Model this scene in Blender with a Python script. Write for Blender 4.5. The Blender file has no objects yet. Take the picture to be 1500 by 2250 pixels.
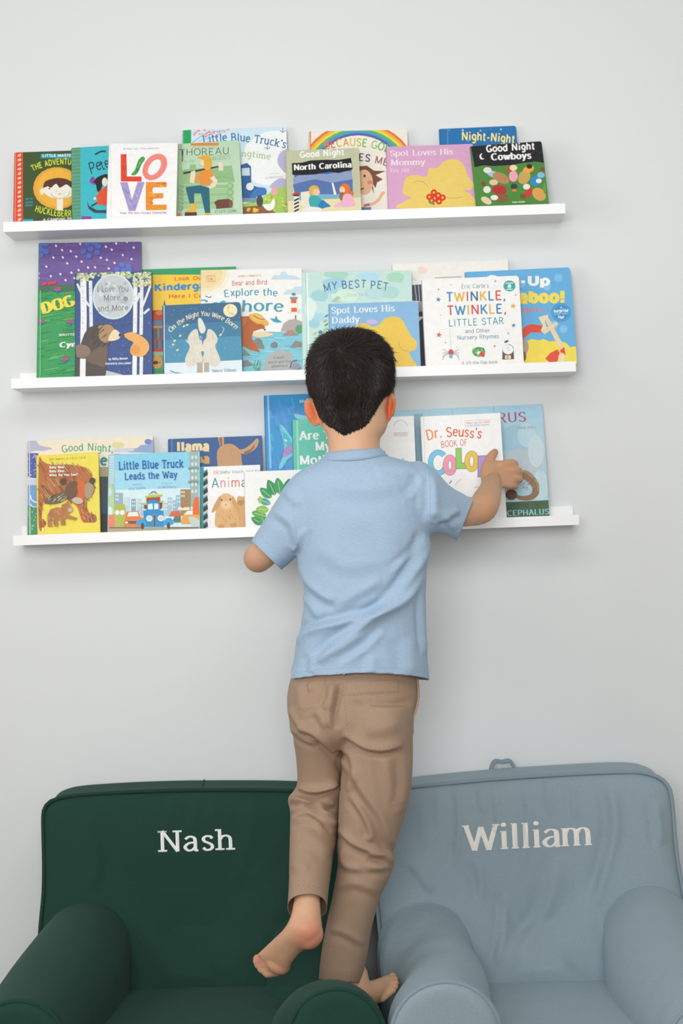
import bpy, bmesh, math, random
import numpy as np
from mathutils import Vector, Matrix
from mathutils.bvhtree import BVHTree

scene = bpy.context.scene
COL = scene.collection

# ------------------------------------------------------------------ camera
F = 2250 * 70.0 / 36.0                      # focal length in pixels of the 1500 x 2250 frame
CAM = Vector((0.0, -4.19, 1.12))
VPX, VPY, ROLL = 800.0, 1190.0, 0.0325      # where the wall's normal meets the picture; roll of the camera
_d = Vector(((VPX - 750) / F, -(VPY - 1125) / F, -1)).normalized()      # world +Y seen by the camera
_x = Vector((math.cos(ROLL), math.sin(ROLL), 0)); _x = (_x - _d * _x.dot(_d)).normalized()
_z = _x.cross(_d)
RC = Matrix((_x, _d, _z))                   # camera vector -> world vector
cam_data = bpy.data.cameras.new('camera'); cam = bpy.data.objects.new('camera', cam_data); COL.objects.link(cam)
cam_data.sensor_fit = 'VERTICAL'; cam_data.sensor_height = 36; cam_data.lens = 70
cam.matrix_world = Matrix.Translation(CAM) @ RC.to_4x4()
cam_data.dof.use_dof = True; cam_data.dof.focus_distance = 3.70; cam_data.dof.aperture_fstop = 5.6
cam_data.clip_end = 60
scene.camera = cam

# ------------------------------------------------------------------ light and exposure
scene.view_settings.view_transform = 'Standard'
scene.view_settings.look = 'None'
scene.view_settings.gamma = 1
scene.view_settings.use_curve_mapping = False
scene.view_settings.exposure = -0.17
w = bpy.data.worlds.new('daylight'); scene.world = w; w.use_nodes = True
w.node_tree.nodes['Background'].inputs[0].default_value = (0.85, 0.93, 1.0, 1)
w.node_tree.nodes['Background'].inputs[1].default_value = 0.6

def area(name, loc, target, sx, sy, power, col):
    l = bpy.data.lights.new(name, 'AREA'); l.shape = 'RECTANGLE'; l.size = sx; l.size_y = sy
    l.energy = power; l.color = col
    o = bpy.data.objects.new(name, l); COL.objects.link(o); o.location = loc
    o.rotation_euler = (Vector(target) - Vector(loc)).to_track_quat('-Z', 'Y').to_euler()
    return o
area('window_daylight_left', (-2.28, -2.35, 1.62), (0, -2.35, 1.55), 1.7, 1.5, 28, (1.0, 0.995, 0.98))
wf = area('window_daylight_front', (-0.35, -6.05, 1.8), (0.12, 0, 1.85), 2.0, 1.6, 23, (0.99, 0.995, 1.0))

wf.data.spread = math.radians(62)                 # added beam limit, keeps the light on the upper wall; no blinds built
area('added_overhead_fill', (-.05, -2.3, 2.72), (-.05, -2.1, 0), 2.2, 1.5, 38, (1.0, 0.995, 0.985))  # fill light added overhead, out of view; the ceiling has no fixture

# ------------------------------------------------------------------ helpers
def P(px, py, Y):
    """photo pixel -> point of the room at depth Y (the wall is Y = 0)"""
    r = RC @ Vector(((px - 750) / F, -(py - 1125) / F, -1))
    return CAM + r * ((Y - CAM.y) / r.y)
def ray(px, py):
    return RC @ Vector(((px - 750) / F, -(py - 1125) / F, -1))
RCn = np.array([list(r) for r in RC])
def to_px(co):
    c = (np.asarray(co) - np.array(CAM)) @ RCn
    return np.stack([750 - F * c[:, 0] / c[:, 2], 1125 + F * c[:, 1] / c[:, 2]], 1)

def lin(h):
    if isinstance(h, str):
        h = h.lstrip('#'); c = [int(h[i:i + 2], 16) / 255 for i in (0, 2, 4)]
    else: c = list(h)[:3]
    return tuple(x / 12.92 if x <= .04045 else ((x + .055) / 1.055) ** 2.4 for x in c) + (1,)

def tag(o, label=None, cat=None, group=None, kind=None):
    if label: o['label'] = label
    if cat: o['category'] = cat
    if group: o['group'] = group
    if kind: o['kind'] = kind
    return o
def empty(name, loc, label, cat, group=None):
    o = bpy.data.objects.new(name, None); COL.objects.link(o); o.location = loc; o.empty_display_size = .05
    return tag(o, label, cat, group)
def link(name, me, mat, parent=None, smooth=True):
    o = bpy.data.objects.new(name, me); COL.objects.link(o)
    if mat:
        for m in (mat if isinstance(mat, (list, tuple)) else [mat]): me.materials.append(m)
    if parent:
        o.parent = parent; o.matrix_parent_inverse = Matrix.Translation(-parent.location)
    if smooth and len(me.polygons): me.polygons.foreach_set('use_smooth', [True] * len(me.polygons))
    return o

class MB:
    """collects polygons (world coordinates); build() makes ONE mesh object"""
    def __init__(s): s.v = []; s.f = []; s.c = []
    def poly(s, pts, col=(1, 1, 1, 1)):
        b = len(s.v); s.v.extend([tuple(p) for p in pts]); s.f.append(tuple(range(b, b + len(pts)))); s.c.append(col)
    def loft(s, rings, col=(1, 1, 1, 1), cap0=True, cap1=True, closed=True):
        b = len(s.v); n = len(rings[0])
        for r in rings: s.v.extend([tuple(p) for p in r])
        m = n if closed else n - 1
        for i in range(len(rings) - 1):
            for j in range(m):
                k = (j + 1) % n
                s.f.append((b + i * n + j, b + i * n + k, b + (i + 1) * n + k, b + (i + 1) * n + j)); s.c.append(col)
        for flag, base, rev in ((cap0, b, True), (cap1, b + (len(rings) - 1) * n, False)):
            if flag:
                c = sum((Vector(s.v[base + j]) for j in range(n)), Vector()) / n
                ci = len(s.v); s.v.append(tuple(c))
                for j in range(n):
                    k = (j + 1) % n
                    s.f.append((base + k, base + j, ci) if rev else (base + j, base + k, ci)); s.c.append(col)
    def box(s, o, ex, ey, ez, col=(1, 1, 1, 1)):
        """o corner, three edge vectors"""
        o, ex, ey, ez = map(Vector, (o, ex, ey, ez))
        p = [o, o + ex, o + ex + ey, o + ey]; q = [a + ez for a in p]
        for f in ((p[3], p[2], p[1], p[0]), (q[0], q[1], q[2], q[3])): s.poly(f, col)
        for i in range(4):
            j = (i + 1) % 4; s.poly((p[i], p[j], q[j], q[i]), col)
    def tube(s, pts, rad, n=12, col=(1, 1, 1, 1), closed=False, round_ends=True):
        pts = [Vector(p) for p in pts]
        if not hasattr(rad, '__len__'): rad = [rad] * len(pts)
        N = len(pts); up = None; rings = []
        seq = []
        for i, p in enumerate(pts):
            a = pts[(i - 1) % N] if (closed or i > 0) else p
            b = pts[(i + 1) % N] if (closed or i < N - 1) else p
            seq.append((p, (b - a).normalized(), rad[i]))
        if round_ends and not closed:
            p, t, r = seq[0]; pre = [(p - t * r * math.sin(a), t, r * math.cos(a)) for a in (1.35, 0.95, 0.5)]
            p, t, r = seq[-1]; post = [(p + t * r * math.sin(a), t, r * math.cos(a)) for a in (0.5, 0.95, 1.35)]
            seq = pre + seq + post
        for p, t, r in seq:
            if up is None:
                up = t.orthogonal().normalized()
            up = (up - t * up.dot(t)).normalized(); sd = t.cross(up)
            rings.append([p + (up * math.cos(2 * math.pi * k / n) + sd * math.sin(2 * math.pi * k / n)) * r for k in range(n)])
        if closed:
            rings.append(rings[0])
        s.loft(rings, col, not closed, not closed)
    def ball(s, c, ax, n=20, m=12, col=(1, 1, 1, 1)):
        """ellipsoid, ax = three axis vectors (third = pole)"""
        c = Vector(c); a, b, d = map(Vector, ax); rings = []
        for i in range(1, m):
            t = math.pi * i / m
            rings.append([c + d * math.cos(t) + (a * math.cos(2 * math.pi * k / n) + b * math.sin(2 * math.pi * k / n)) * math.sin(t) for k in range(n)])
        s.loft(rings, col)
    def mesh(s, name, weld=False):
        me = bpy.data.meshes.new(name); me.from_pydata(s.v, [], s.f); me.update()
        return me
    def build(s, name, mat, parent=None, smooth=True, ink=False, fix=True):
        me = s.mesh(name)
        if ink:
            at = me.attributes.new('ink', 'FLOAT_COLOR', 'FACE')
            at.data.foreach_set('color', np.array([c[:4] for c in s.c], dtype=np.float32).ravel())
        if fix:
            bm = bmesh.new(); bm.from_mesh(me); bmesh.ops.recalc_face_normals(bm, faces=bm.faces); bm.to_mesh(me); bm.free()
        return link(name, me, mat, parent, smooth)

def cr(pts, k=6, closed=False):
    """Catmull-Rom through points (any dimension)"""
    P_ = [np.array(p, float) for p in pts]; n = len(P_); out = []
    if n < 3: return [tuple(p) for p in P_]
    rng = range(n if closed else n - 1)
    for i in rng:
        p1, p2 = P_[i], P_[(i + 1) % n]
        p0 = P_[i - 1] if (closed or i > 0) else 2 * p1 - p2
        p3 = P_[(i + 2) % n] if (closed or i < n - 2) else 2 * p2 - p1
        for j in range(k):
            t = j / k
            out.append(tuple(.5 * ((2 * p1) + (p2 - p0) * t + (2 * p0 - 5 * p1 + 4 * p2 - p3) * t * t + (3 * p1 - p0 - 3 * p2 + p3) * t ** 3)))
    if not closed: out.append(tuple(P_[-1]))
    return out

# ------------------------------------------------------------------ materials
def nodemat(name):
    m = bpy.data.materials.new(name); m.use_nodes = True
    nt = m.node_tree; b = nt.nodes['Principled BSDF']
    return m, nt, b
def N(nt, t, **kw):
    n = nt.nodes.new(t)
    for k, v in kw.items():
        if k in n.inputs: n.inputs[k].default_value = v
        else: setattr(n, k, v)
    return n
def mat_plain(name, col, rough=.5, noise=.0, scale=40, bump=0.0, bscale=200, sheen=0, spec=.5):
    m, nt, b = nodemat(name); L = nt.links.new
    b.inputs['Roughness'].default_value = rough; b.inputs['Specular IOR Level'].default_value = spec
    c = lin(col); b.inputs['Base Color'].default_value = c
    tc = N(nt, 'ShaderNodeTexCoord')
    if noise:
        nz = N(nt, 'ShaderNodeTexNoise', Scale=scale, Detail=4); L(tc.outputs['Object'], nz.inputs['Vector'])
        r = N(nt, 'ShaderNodeMapRange'); r.inputs['To Min'].default_value = 1 - noise; r.inputs['To Max'].default_value = 1 + noise
        L(nz.outputs['Fac'], r.inputs['Value'])
        mx = N(nt, 'ShaderNodeMix', data_type='RGBA', blend_type='MULTIPLY'); mx.inputs[0].default_value = 1
        mx.inputs[6].default_value = c; L(r.outputs[0], mx.inputs[7]); L(mx.outputs[2], b.inputs['Base Color'])
    if bump:
        nb = N(nt, 'ShaderNodeTexNoise', Scale=bscale, Detail=3); L(tc.outputs['Object'], nb.inputs['Vector'])
        bp = N(nt, 'ShaderNodeBump', Strength=bump, Distance=.002); L(nb.outputs['Fac'], bp.inputs['Height']); L(bp.outputs[0], b.inputs['Normal'])
    if sheen:
        b.inputs['Sheen Weight'].default_value = sheen; b.inputs['Sheen Roughness'].default_value = .5
    return m
def mat_fabric(name, col, stretch=(1, 1, 1), noise=.1, nscale=300, folds=0.0, fstretch=(9, 9, 1.2), weave=.25, sheen=.25, rough=.85, attr=None):
    """woven cloth: heathered yarn colour, fine weave bump, optional long soft gathers"""
    m, nt, b = nodemat(name); L = nt.links.new; c = lin(col)
    b.inputs['Roughness'].default_value = rough; b.inputs['Specular IOR Level'].default_value = .25
    b.inputs['Sheen Weight'].default_value = sheen; b.inputs['Sheen Roughness'].default_value = .45
    b.inputs['Sheen Tint'].default_value = tuple(min(1, x * 1.5 + .1) for x in c[:3]) + (1,)
    tc = N(nt, 'ShaderNodeTexCoord'); mp = N(nt, 'ShaderNodeMapping'); mp.inputs['Scale'].default_value = stretch
    L(tc.outputs['Object'], mp.inputs['Vector'])
    nz = N(nt, 'ShaderNodeTexNoise', Scale=nscale, Detail=5); L(mp.outputs[0], nz.inputs['Vector'])
    r = N(nt, 'ShaderNodeMapRange'); r.inputs['From Min'].default_value = .3; r.inputs['From Max'].default_value = .7
    r.inputs['To Min'].default_value = 1 - noise; r.inputs['To Max'].default_value = 1 + noise
    L(nz.outputs['Fac'], r.inputs['Value'])
    mx = N(nt, 'ShaderNodeMix', data_type='RGBA', blend_type='MULTIPLY'); mx.inputs[0].default_value = 1
    mx.inputs[6].default_value = c; L(r.outputs[0], mx.inputs[7]); L(mx.outputs[2], b.inputs['Base Color'])
    if attr:
        a = N(nt, 'ShaderNodeAttribute', attribute_name=attr); L(a.outputs['Color'], mx.inputs[6])
    b1 = N(nt, 'ShaderNodeBump', Strength=weave, Distance=.0008); L(nz.outputs['Fac'], b1.inputs['Height'])
    last = b1
    if folds:
        mf = N(nt, 'ShaderNodeMapping'); mf.inputs['Scale'].default_value = fstretch; L(tc.outputs['Object'], mf.inputs['Vector'])
        nf = N(nt, 'ShaderNodeTexNoise', Scale=1.6, Detail=2, Distortion=.4); L(mf.outputs[0], nf.inputs['Vector'])
        b2 = N(nt, 'ShaderNodeBump', Strength=folds, Distance=.02); L(nf.outputs['Fac'], b2.inputs['Height']); L(b1.outputs[0], b2.inputs['Normal'])
        last = b2
    L(last.outputs[0], b.inputs['Normal'])
    return m
def mat_ink():
    """printed and laminated paper: the colour printed at each place, a little paper grain"""
    m, nt, b = nodemat('printed_cover'); L = nt.links.new
    a = N(nt, 'ShaderNodeAttribute', attribute_name='ink')
    tc = N(nt, 'ShaderNodeTexCoord'); nz = N(nt, 'ShaderNodeTexNoise', Scale=90, Detail=5); L(tc.outputs['Object'], nz.inputs['Vector'])
    r = N(nt, 'ShaderNodeMapRange'); r.inputs['From Min'].default_value = .3; r.inputs['From Max'].default_value = .7
    r.inputs['To Min'].default_value = .97; r.inputs['To Max'].default_value = 1.03; L(nz.outputs['Fac'], r.inputs['Value'])
    mx = N(nt, 'ShaderNodeMix', data_type='RGBA', blend_type='MULTIPLY'); mx.inputs[0].default_value = 1
    L(a.outputs['Color'], mx.inputs[6]); L(r.outputs[0], mx.inputs[7]); L(mx.outputs[2], b.inputs['Base Color'])
    b.inputs['Roughness'].default_value = .38; b.inputs['Specular IOR Level'].default_value = .45
    return m
M_INK = mat_ink()
M_WALL = mat_plain('wall_paint', '#e3e5e5', .75, .012, 3, .05, 160, spec=.25)
M_FLOOR = mat_plain('floor_oak', '#978672', .5, .15, 8)
M_WHITE = mat_plain('white_lacquer', '#f3f3f2', .35, .01, 30)
M_PAGE = mat_plain('page_edges', '#ece6da', .8, .06, 300)

# ------------------------------------------------------------------ the room
def slab(name, x0, x1, y0, y1, z0, z1, m):
    b = MB(); b.box((x0, y0, z0), (x1 - x0, 0, 0), (0, y1 - y0, 0), (0, 0, z1 - z0))
    return tag(b.build(name, m, None, False), kind='structure')
def slab_open(name, rects, m):
    b = MB()
    for x0, x1, y0, y1, z0, z1 in rects: b.box((x0, y0, z0), (x1 - x0, 0, 0), (0, y1 - y0, 0), (0, 0, z1 - z0))
    return tag(b.build(name, m, None, False), kind='structure')
XL, XR, YF, ZC = -2.3, 2.5, -6.1, 2.75
slab('wall_back', XL - .1, XR + .1, 0, .1, -.1, ZC + .1, M_WALL)
slab('wall_right', XR, XR + .1, YF, 0, 0, ZC, M_WALL)
slab('floor', XL - .1, XR + .1, YF - .1, 0, -.1, 0, M_FLOOR)
slab('ceiling', XL - .1, XR + .1, YF - .1, 0, ZC, ZC + .1, M_WALL)
slab_open('wall_left', [(XL - .1, XL, -1.45, 0, 0, ZC), (XL - .1, XL, YF, -3.25, 0, ZC), (XL - .1, XL, -3.25, -1.45, 0, .85), (XL - .1, XL, -3.25, -1.45, 2.4, ZC)], M_WALL)
slab_open('wall_front', [(XL, -1.9, YF - .1, YF, 0, ZC), (.8, XR, YF - .1, YF, 0, ZC), (-1.9, .8, YF - .1, YF, 0, .85), (-1.9, .8, YF - .1, YF, 2.65, ZC)], M_WALL)

# ------------------------------------------------------------------ picture ledges
SH_D, SH_F, SH_BASE, SH_BACK = .12, .0205, .009, .0405       # depth, front lip height, base thickness, back lip height
class Shelf: pass
SHELVES = []
def make_shelf(lx, ly, rx, ry, label):
    s = Shelf()
    a, b = P(lx, ly, -SH_D), P(rx, ry, -SH_D)               # the two front top corners
    u = (b - a).normalized(); s.u = u; up = Vector((-u.z, 0, u.x)); s.up = up
    s.o = a - up * SH_F                                       # front bottom left
    Lg = (b - a).length
    prof = [(0, 0), (SH_D, 0), (SH_D, SH_BACK), (SH_D - .011, SH_BACK), (SH_D - .011, SH_BASE), (.0095, SH_BASE), (.0095, SH_F), (0, SH_F)]
    root = empty('picture_ledge', s.o + u * Lg / 2 + Vector((0, SH_D, 0)), label, 'shelf', 'white picture ledges on the wall')
    yv = Vector((0, 1, 0))
    for nm, d0, d1, z0, z1 in (('base', .0095, SH_D, 0, SH_BASE), ('front_lip', 0, .0095, 0, SH_F), ('back_lip', SH_D - .011, SH_D, SH_BASE, SH_BACK)):
        m = MB(); m.box(s.o + yv * d0 + up * z0, u * Lg, yv * (d1 - d0), up * (z1 - z0))
        ob = m.build(nm, M_WHITE, root, False)
        bv = ob.modifiers.new('edge', 'BEVEL'); bv.width = .0008; bv.segments = 2
    SHELVES.append(s); return s
make_shelf(7, 488, 1241, 447, 'topmost white picture ledge, its row of small books starting with a dark green one')
make_shelf(24.4, 832, 1264.5, 794, 'middle white picture ledge holding the tall purple and green book at its left end')
make_shelf(28.4, 1177, 1271, 1131, 'lowest white picture ledge, partly hidden behind the boy')
# ------------------------------------------------------------------ lettering: a skeleton alphabet drawn with a broad pen
def gL(*a): return ('L', [(a[i], a[i + 1]) for i in range(0, len(a), 2)])
def gS(*a): return ('S', [(a[i], a[i + 1]) for i in range(0, len(a), 2)])
def gE(cx, cy, rx, ry, a0=0, a1=360):
    n = max(8, int(abs(a1 - a0) / 15)); closed = abs(a1 - a0) >= 360
    return ('C' if closed else 'A', [(cx + rx * math.cos(math.radians(a0 + (a1 - a0) * k / n)), cy + ry * math.sin(math.radians(a0 + (a1 - a0) * k / n))) for k in range(n if closed else n + 1)])
def gD(x, y, r=.5): return ('D', [(x + r * math.cos(k * math.pi / 6), y + r * math.sin(k * math.pi / 6)) for k in range(12)])
GL = {
 'a': (3.9, [gS(.4, 4, 1.6, 4.8, 2.8, 4.4, 3.1, 3.3), gL(3.1, 3.4, 3.1, .6), gS(3.1, .6, 3.3, .1, 3.9, .2), gS(3.1, 2.8, 1.4, 2.6, .3, 1.4, 1.1, .2, 2.3, .4, 3.1, 1.3)]),
 'b': (4.1, [gL(.5, 0, .5, 7), gE(2.2, 2.5, 1.6, 2.3)]),
 'c': (3.7, [gE(2.1, 2.5, 1.8, 2.3, 45, 315)]),
 'd': (4.3, [gL(3.6, 0, 3.6, 7), gE(2, 2.5, 1.6, 2.3)]),
 'e': (3.9, [gL(.4, 2.7, 3.6, 2.7), gE(2, 2.5, 1.65, 2.3, 5, 318)]),
 'f': (2.7, [gS(2.8, 6.4, 2.1, 6.9, 1.3, 6.4, 1.1, 5), gL(1.1, 5, 1.1, 0), gL(0, 4.8, 2.3, 4.8)]),
 'g': (4.1, [gE(2, 2.7, 1.6, 2.1), gS(3.5, 4.8, 3.5, .5, 3.1, -1.5, 1.8, -2.1, .5, -1.6)]),
 'h': (4.4, [gL(.6, 0, .6, 7), gS(.6, 3.4, 1.3, 4.5, 2.4, 4.8, 3.3, 4.2, 3.5, 3), gL(3.5, 3.1, 3.5, 0)]),
 'i': (2.0, [gL(1, 0, 1, 5), gD(1, 6.7)]),
 'j': (2.0, [gS(1.2, 5, 1.2, -.5, .6, -1.9, -.4, -2), gD(1.2, 6.7)]),
 'k': (4.1, [gL(.6, 0, .6, 7), gL(.6, 2, 3.4, 5), gL(1.6, 3, 3.6, 0)]),
 'l': (2.0, [gL(1, 0, 1, 7)]),
 'm': (6.6, [gL(.6, 0, .6, 5), gS(.6, 3.4, 1.2, 4.5, 2.1, 4.8, 3, 4.2, 3.2, 3), gL(3.2, 3.1, 3.2, 0), gS(3.2, 3.4, 3.9, 4.5, 4.8, 4.8, 5.6, 4.2, 5.8, 3), gL(5.8, 3.1, 5.8, 0)]),
 'n': (4.4, [gL(.6, 0, .6, 5), gS(.6, 3.4, 1.3, 4.5, 2.4, 4.8, 3.3, 4.2, 3.5, 3), gL(3.5, 3.1, 3.5, 0)]),
 'o': (4.2, [gE(2.1, 2.5, 1.75, 2.3)]),
 'p': (4.1, [gL(.5, -2, .5, 5), gE(2.2, 2.5, 1.6, 2.3)]),
 'q': (4.2, [gL(3.6, -2, 3.6, 5), gE(2, 2.5, 1.6, 2.3)]),
 'r': (3.0, [gL(.6, 0, .6, 5), gS(.6, 3.3, 1.2, 4.4, 2, 4.8, 2.9, 4.5)]),
 's': (3.4, [gS(2.9, 4, 2.3, 4.7, 1.2, 4.75, .5, 4, .8, 3.1, 1.7, 2.6, 2.6, 2, 2.9, 1.1, 2.3, .35, 1.2, .2, .4, 1)]),
 't': (2.7, [gS(1.1, 6.4, 1.1, 1.2, 1.5, .25, 2.5, .5), gL(0, 4.8, 2.4, 4.8)]),
 'u': (4.4, [gS(.6, 5, .6, 1.6, 1.2, .4, 2.2, .2, 3.1, .9, 3.6, 1.9), gL(3.6, 0, 3.6, 5)]),
 'v': (3.8, [gL(.3, 5, 1.9, 0), gL(1.9, 0, 3.5, 5)]),
 'w': (5.6, [gL(.3, 5, 1.6, 0), gL(1.6, 0, 2.8, 4.6), gL(2.8, 4.6, 4, 0), gL(4, 0, 5.3, 5)]),
 'x': (3.8, [gL(.4, 5, 3.4, 0), gL(3.4, 5, .4, 0)]),
 'y': (3.8, [gL(.3, 5, 1.9, .2), gS(3.5, 5, 1.9, .2, 1.2, -1.6, .2, -1.9)]),
 'z': (3.6, [gL(.4, 4.7, 3.2, 4.7, .4, .3, 3.2, .3)]),
 'A': (5.4, [gL(2.7, 7, .4, 0), gL(2.7, 7, 5, 0), gL(1.2, 2.3, 4.2, 2.3)]),
 'B': (4.9, [gL(.7, 0, .7, 7), gS(.7, 6.75, 2.6, 6.7, 3.7, 5.9, 3.6, 4.4, 2.5, 3.75, .7, 3.7), gS(.7, 3.7, 2.8, 3.6, 4.2, 2.7, 4.1, 1, 2.8, .25, .7, .25)]),
 'C': (5.2, [gE(2.9, 3.5, 2.5, 3.3, 48, 312)]),
 'D': (5.4, [gL(.7, 0, .7, 7), gS(.7, 6.75, 2.4, 6.7, 4.1, 5.7, 4.7, 3.5, 4.1, 1.3, 2.4, .3, .7, .25)]),
 'E': (4.6, [gL(.7, 0, .7, 7), gL(.7, 6.7, 4, 6.7), gL(.7, 3.6, 3.4, 3.6), gL(.7, .3, 4.1, .3)]),
 'F': (4.3, [gL(.7, 0, .7, 7), gL(.7, 6.7, 3.9, 6.7), gL(.7, 3.5, 3.2, 3.5)]),
 'G': (5.4, [gE(2.9, 3.5, 2.5, 3.3, 48, 350), gL(3.2, 2.9, 5.2, 2.9), gL(4.9, 2.9, 4.9, .5)]),
 'H': (5.6, [gL(.8, 0, .8, 7), gL(4.8, 0, 4.8, 7), gL(.8, 3.6, 4.8, 3.6)]),
 'I': (2.2, [gL(1.1, 0, 1.1, 7)]),
 'J': (3.8, [gS(2.9, 7, 2.9, 1.6, 2.2, .4, 1.2, .3, .4, 1.2)]),
 'K': (5.2, [gL(.8, 0, .8, 7), gL(.8, 2.7, 4.4, 7), gL(2, 4.1, 4.8, 0)]),
 'L': (4.3, [gL(.8, 0, .8, 7), gL(.8, .3, 4, .3)]),
 'M': (6.6, [gL(.8, 0, .9, 7), gL(.9, 7, 3.3, .5), gL(3.3, .5, 5.7, 7), gL(5.7, 7, 5.8, 0)]),
 'N': (5.7, [gL(.8, 0, .8, 7), gL(.8, 7, 4.9, 0), gL(4.9, 0, 4.9, 7)]),
 'O': (5.7, [gE(2.85, 3.5, 2.5, 3.3)]),
 'P': (4.7, [gL(.7, 0, .7, 7), gS(.7, 6.75, 2.6, 6.7, 4, 5.9, 4, 4.1, 2.6, 3.2, .7, 3.2)]),
 'Q': (5.7, [gE(2.85, 3.5, 2.5, 3.3), gL(3.2, 1.6, 5.2, -.6)]),
 'R': (5.0, [gL(.7, 0, .7, 7), gS(.7, 6.75, 2.6, 6.7, 3.9, 5.9, 3.8, 4.3, 2.6, 3.5, .7, 3.5), gL(2.3, 3.5, 4.6, 0)]),
 'S': (4.6, [gS(4, 5.6, 3.2, 6.6, 1.8, 6.7, .8, 5.8, .9, 4.5, 2.2, 3.7, 3.6, 2.9, 4.1, 1.6, 3.2, .5, 1.8, .3, .5, 1.3)]),
 'T': (4.8, [gL(2.4, 0, 2.4, 6.8), gL(.2, 6.7, 4.6, 6.7)]),
 'U': (5.4, [gS(.8, 7, .8, 2.2, 1.5, .7, 2.7, .3, 3.9, .7, 4.6, 2.2, 4.6, 7)]),
 'V': (5.2, [gL(.4, 7, 2.6, 0), gL(2.6, 0, 4.8, 7)]),
 'W': (7.4, [gL(.3, 7, 2.1, 0), gL(2.1, 0, 3.7, 6.4), gL(3.7, 6.4, 5.3, 0), gL(5.3, 0, 7.1, 7)]),
 'Y': (4.8, [gL(.3, 7, 2.4, 3.3), gL(4.5, 7, 2.4, 3.3), gL(2.4, 3.3, 2.4, 0)]),
 'Z': (4.6, [gL(.5, 6.7, 4.1, 6.7, .5, .3, 4.1, .3)]),
 '.': (1.6, [gD(.8, .5)]), ',': (1.6, [gS(.9, .9, .9, .1, .5, -1.1)]), "'": (1.4, [gL(.7, 7, .6, 5.4)]),
 '!': (2.0, [gL(1, 7, 1, 2.1), gD(1, .5)]), '?': (3.6, [gS(.5, 5.6, 1.4, 6.8, 2.8, 6.5, 3, 5.1, 1.8, 3.8, 1.7, 2.1), gD(1.7, .5)]),
 '-': (2.8, [gL(.4, 2.6, 2.4, 2.6)]), ':': (1.6, [gD(.8, .5), gD(.8, 4)]), '#': (4.4, [gL(1.4, 0, 2, 7), gL(2.8, 0, 3.4, 7), gL(.4, 2.4, 4.2, 2.4), gL(.5, 4.7, 4.3, 4.7)]),
 '1': (2.6, [gL(.6, 5.6, 1.6, 7), gL(1.6, 7, 1.6, 0)]), '/': (2.6, [gL(.3, -.6, 2.3, 7)]), ' ': (2.4, []),
}
def letter_strips(text, thick=1.0, thin=None, serif=0.0, sth=.45, gap=.35, jitter=0, seed=1, slant=0.0, round_dots=1.0):
    """-> (width, list of strips); a strip is a list of (left, centre, right) in letter units, baseline 0, cap height 7"""
    if thin is None: thin = thick
    rnd = random.Random(seed); x = 0; out = []; spans = []
    for ch in text:
        adv, strokes = GL.get(ch, GL['-'])
        jy = rnd.uniform(-1, 1) * jitter; ja = rnd.uniform(-1, 1) * jitter * .12
        def tr(p):
            X, Y = p[0] - adv / 2, p[1]
            X, Y = X * math.cos(ja) - Y * math.sin(ja), X * math.sin(ja) + Y * math.cos(ja)
            return (x + adv / 2 + X + slant * Y, Y + jy)
        def strip(pts, closed=False, wd=None):
            n = len(pts); rows = []
            for i in range(n + (1 if closed else 0)):
                i0 = i % n; p = np.array(pts[i0])
                a = np.array(pts[(i0 - 1) % n] if (closed or i0 > 0) else pts[i0]); b = np.array(pts[(i0 + 1) % n] if (closed or i0 < n - 1) else pts[i0])
                d = b - a; d = d / (np.linalg.norm(d) + 1e-9)
                wv = wd if wd else thin + (thick - thin) * abs(d[1]) ** 1.5
                nn = np.array((-d[1], d[0])) * wv / 2
                rows.append((tr(p + nn), tr(p), tr(p - nn)))
            out.append(rows)
        start = len(out)
        for kind, pts in strokes:
            if kind == 'D':
                c = np.mean(pts, 0); r = max(.5, thick * .55) * round_dots / .5
                q = [tuple(c + (np.array(p) - c) * r) for p in pts]
                rows = [(tr(q[k]), tr((q[k][0] * .5 + q[-1 - k][0] * .5, q[k][1])), tr(q[11 - k])) for k in range(6)]
                q2 = [tuple(c + np.array((math.cos(t), math.sin(t))) * r * .5) for t in [math.pi / 2 - math.pi * k / 6 for k in range(7)]]
                rows = [(tr((2 * c[0] - a[0], a[1])), tr((c[0], a[1])), tr(a)) for a in q2]
                out.append(rows); continue
            if kind == 'S': pts = cr(pts, 5)
            if kind == 'L' and len(pts) > 2:
                for i in range(len(pts) - 1): strip([pts[i], pts[i + 1]])
            else: strip(pts, kind == 'C')
            if serif and kind in 'LS':
                for e, q in ((pts[0], pts[1]), (pts[-1], pts[-2])):
                    dx, dy = q[0] - e[0], q[1] - e[1]
                    if abs(dy) > .8 * abs(dx) and (e[1] in (0, 5, 7, -2) or (ch == 'T' and e[1] == 0)):
                        if kind == 'S' and e[1] not in (5, 7): continue
                        if ch in 'NM' and e == (.8, 7) and kind == 'L' and dx > 1: pass
                        if (ch in 'Vvw' and e[1] == 0) or (ch == 'W' and e[1] == 0) or (ch == 'A' and e[1] == 7) or (ch == 'M' and e[1] == .5): continue
                        if ch == 'N' and e[1] == 0 and e[0] > 4: continue
                        yy = e[1] - sth / 2 if e[1] > 0 else e[1] + sth / 2
                        l = r = serif
                        if ch in 'bdhiklmnprju' and e[1] >= 5 and abs(dx) < .3: r = thick * .4
                        if ch == 'd' and e[1] == 0: l = thick * .4
                        strip([(e[0] - l, yy), (e[0] + r, yy)], False, sth)
                    elif ch in 'TEFLZ' and abs(dx) > 1.5 and e[1] in (6.7, .3) and abs(e[0] - .7) > .15:
                        yv = e[1]; l2 = serif * 1.3; strip([(e[0], yv + (.3 if yv > 3 else -.3)), (e[0], yv - l2 if yv > 3 else yv + l2)], False, sth * .9)
        spans.append((start, len(out)))
        x += adv + gap
    return x - gap, out, spans

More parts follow.
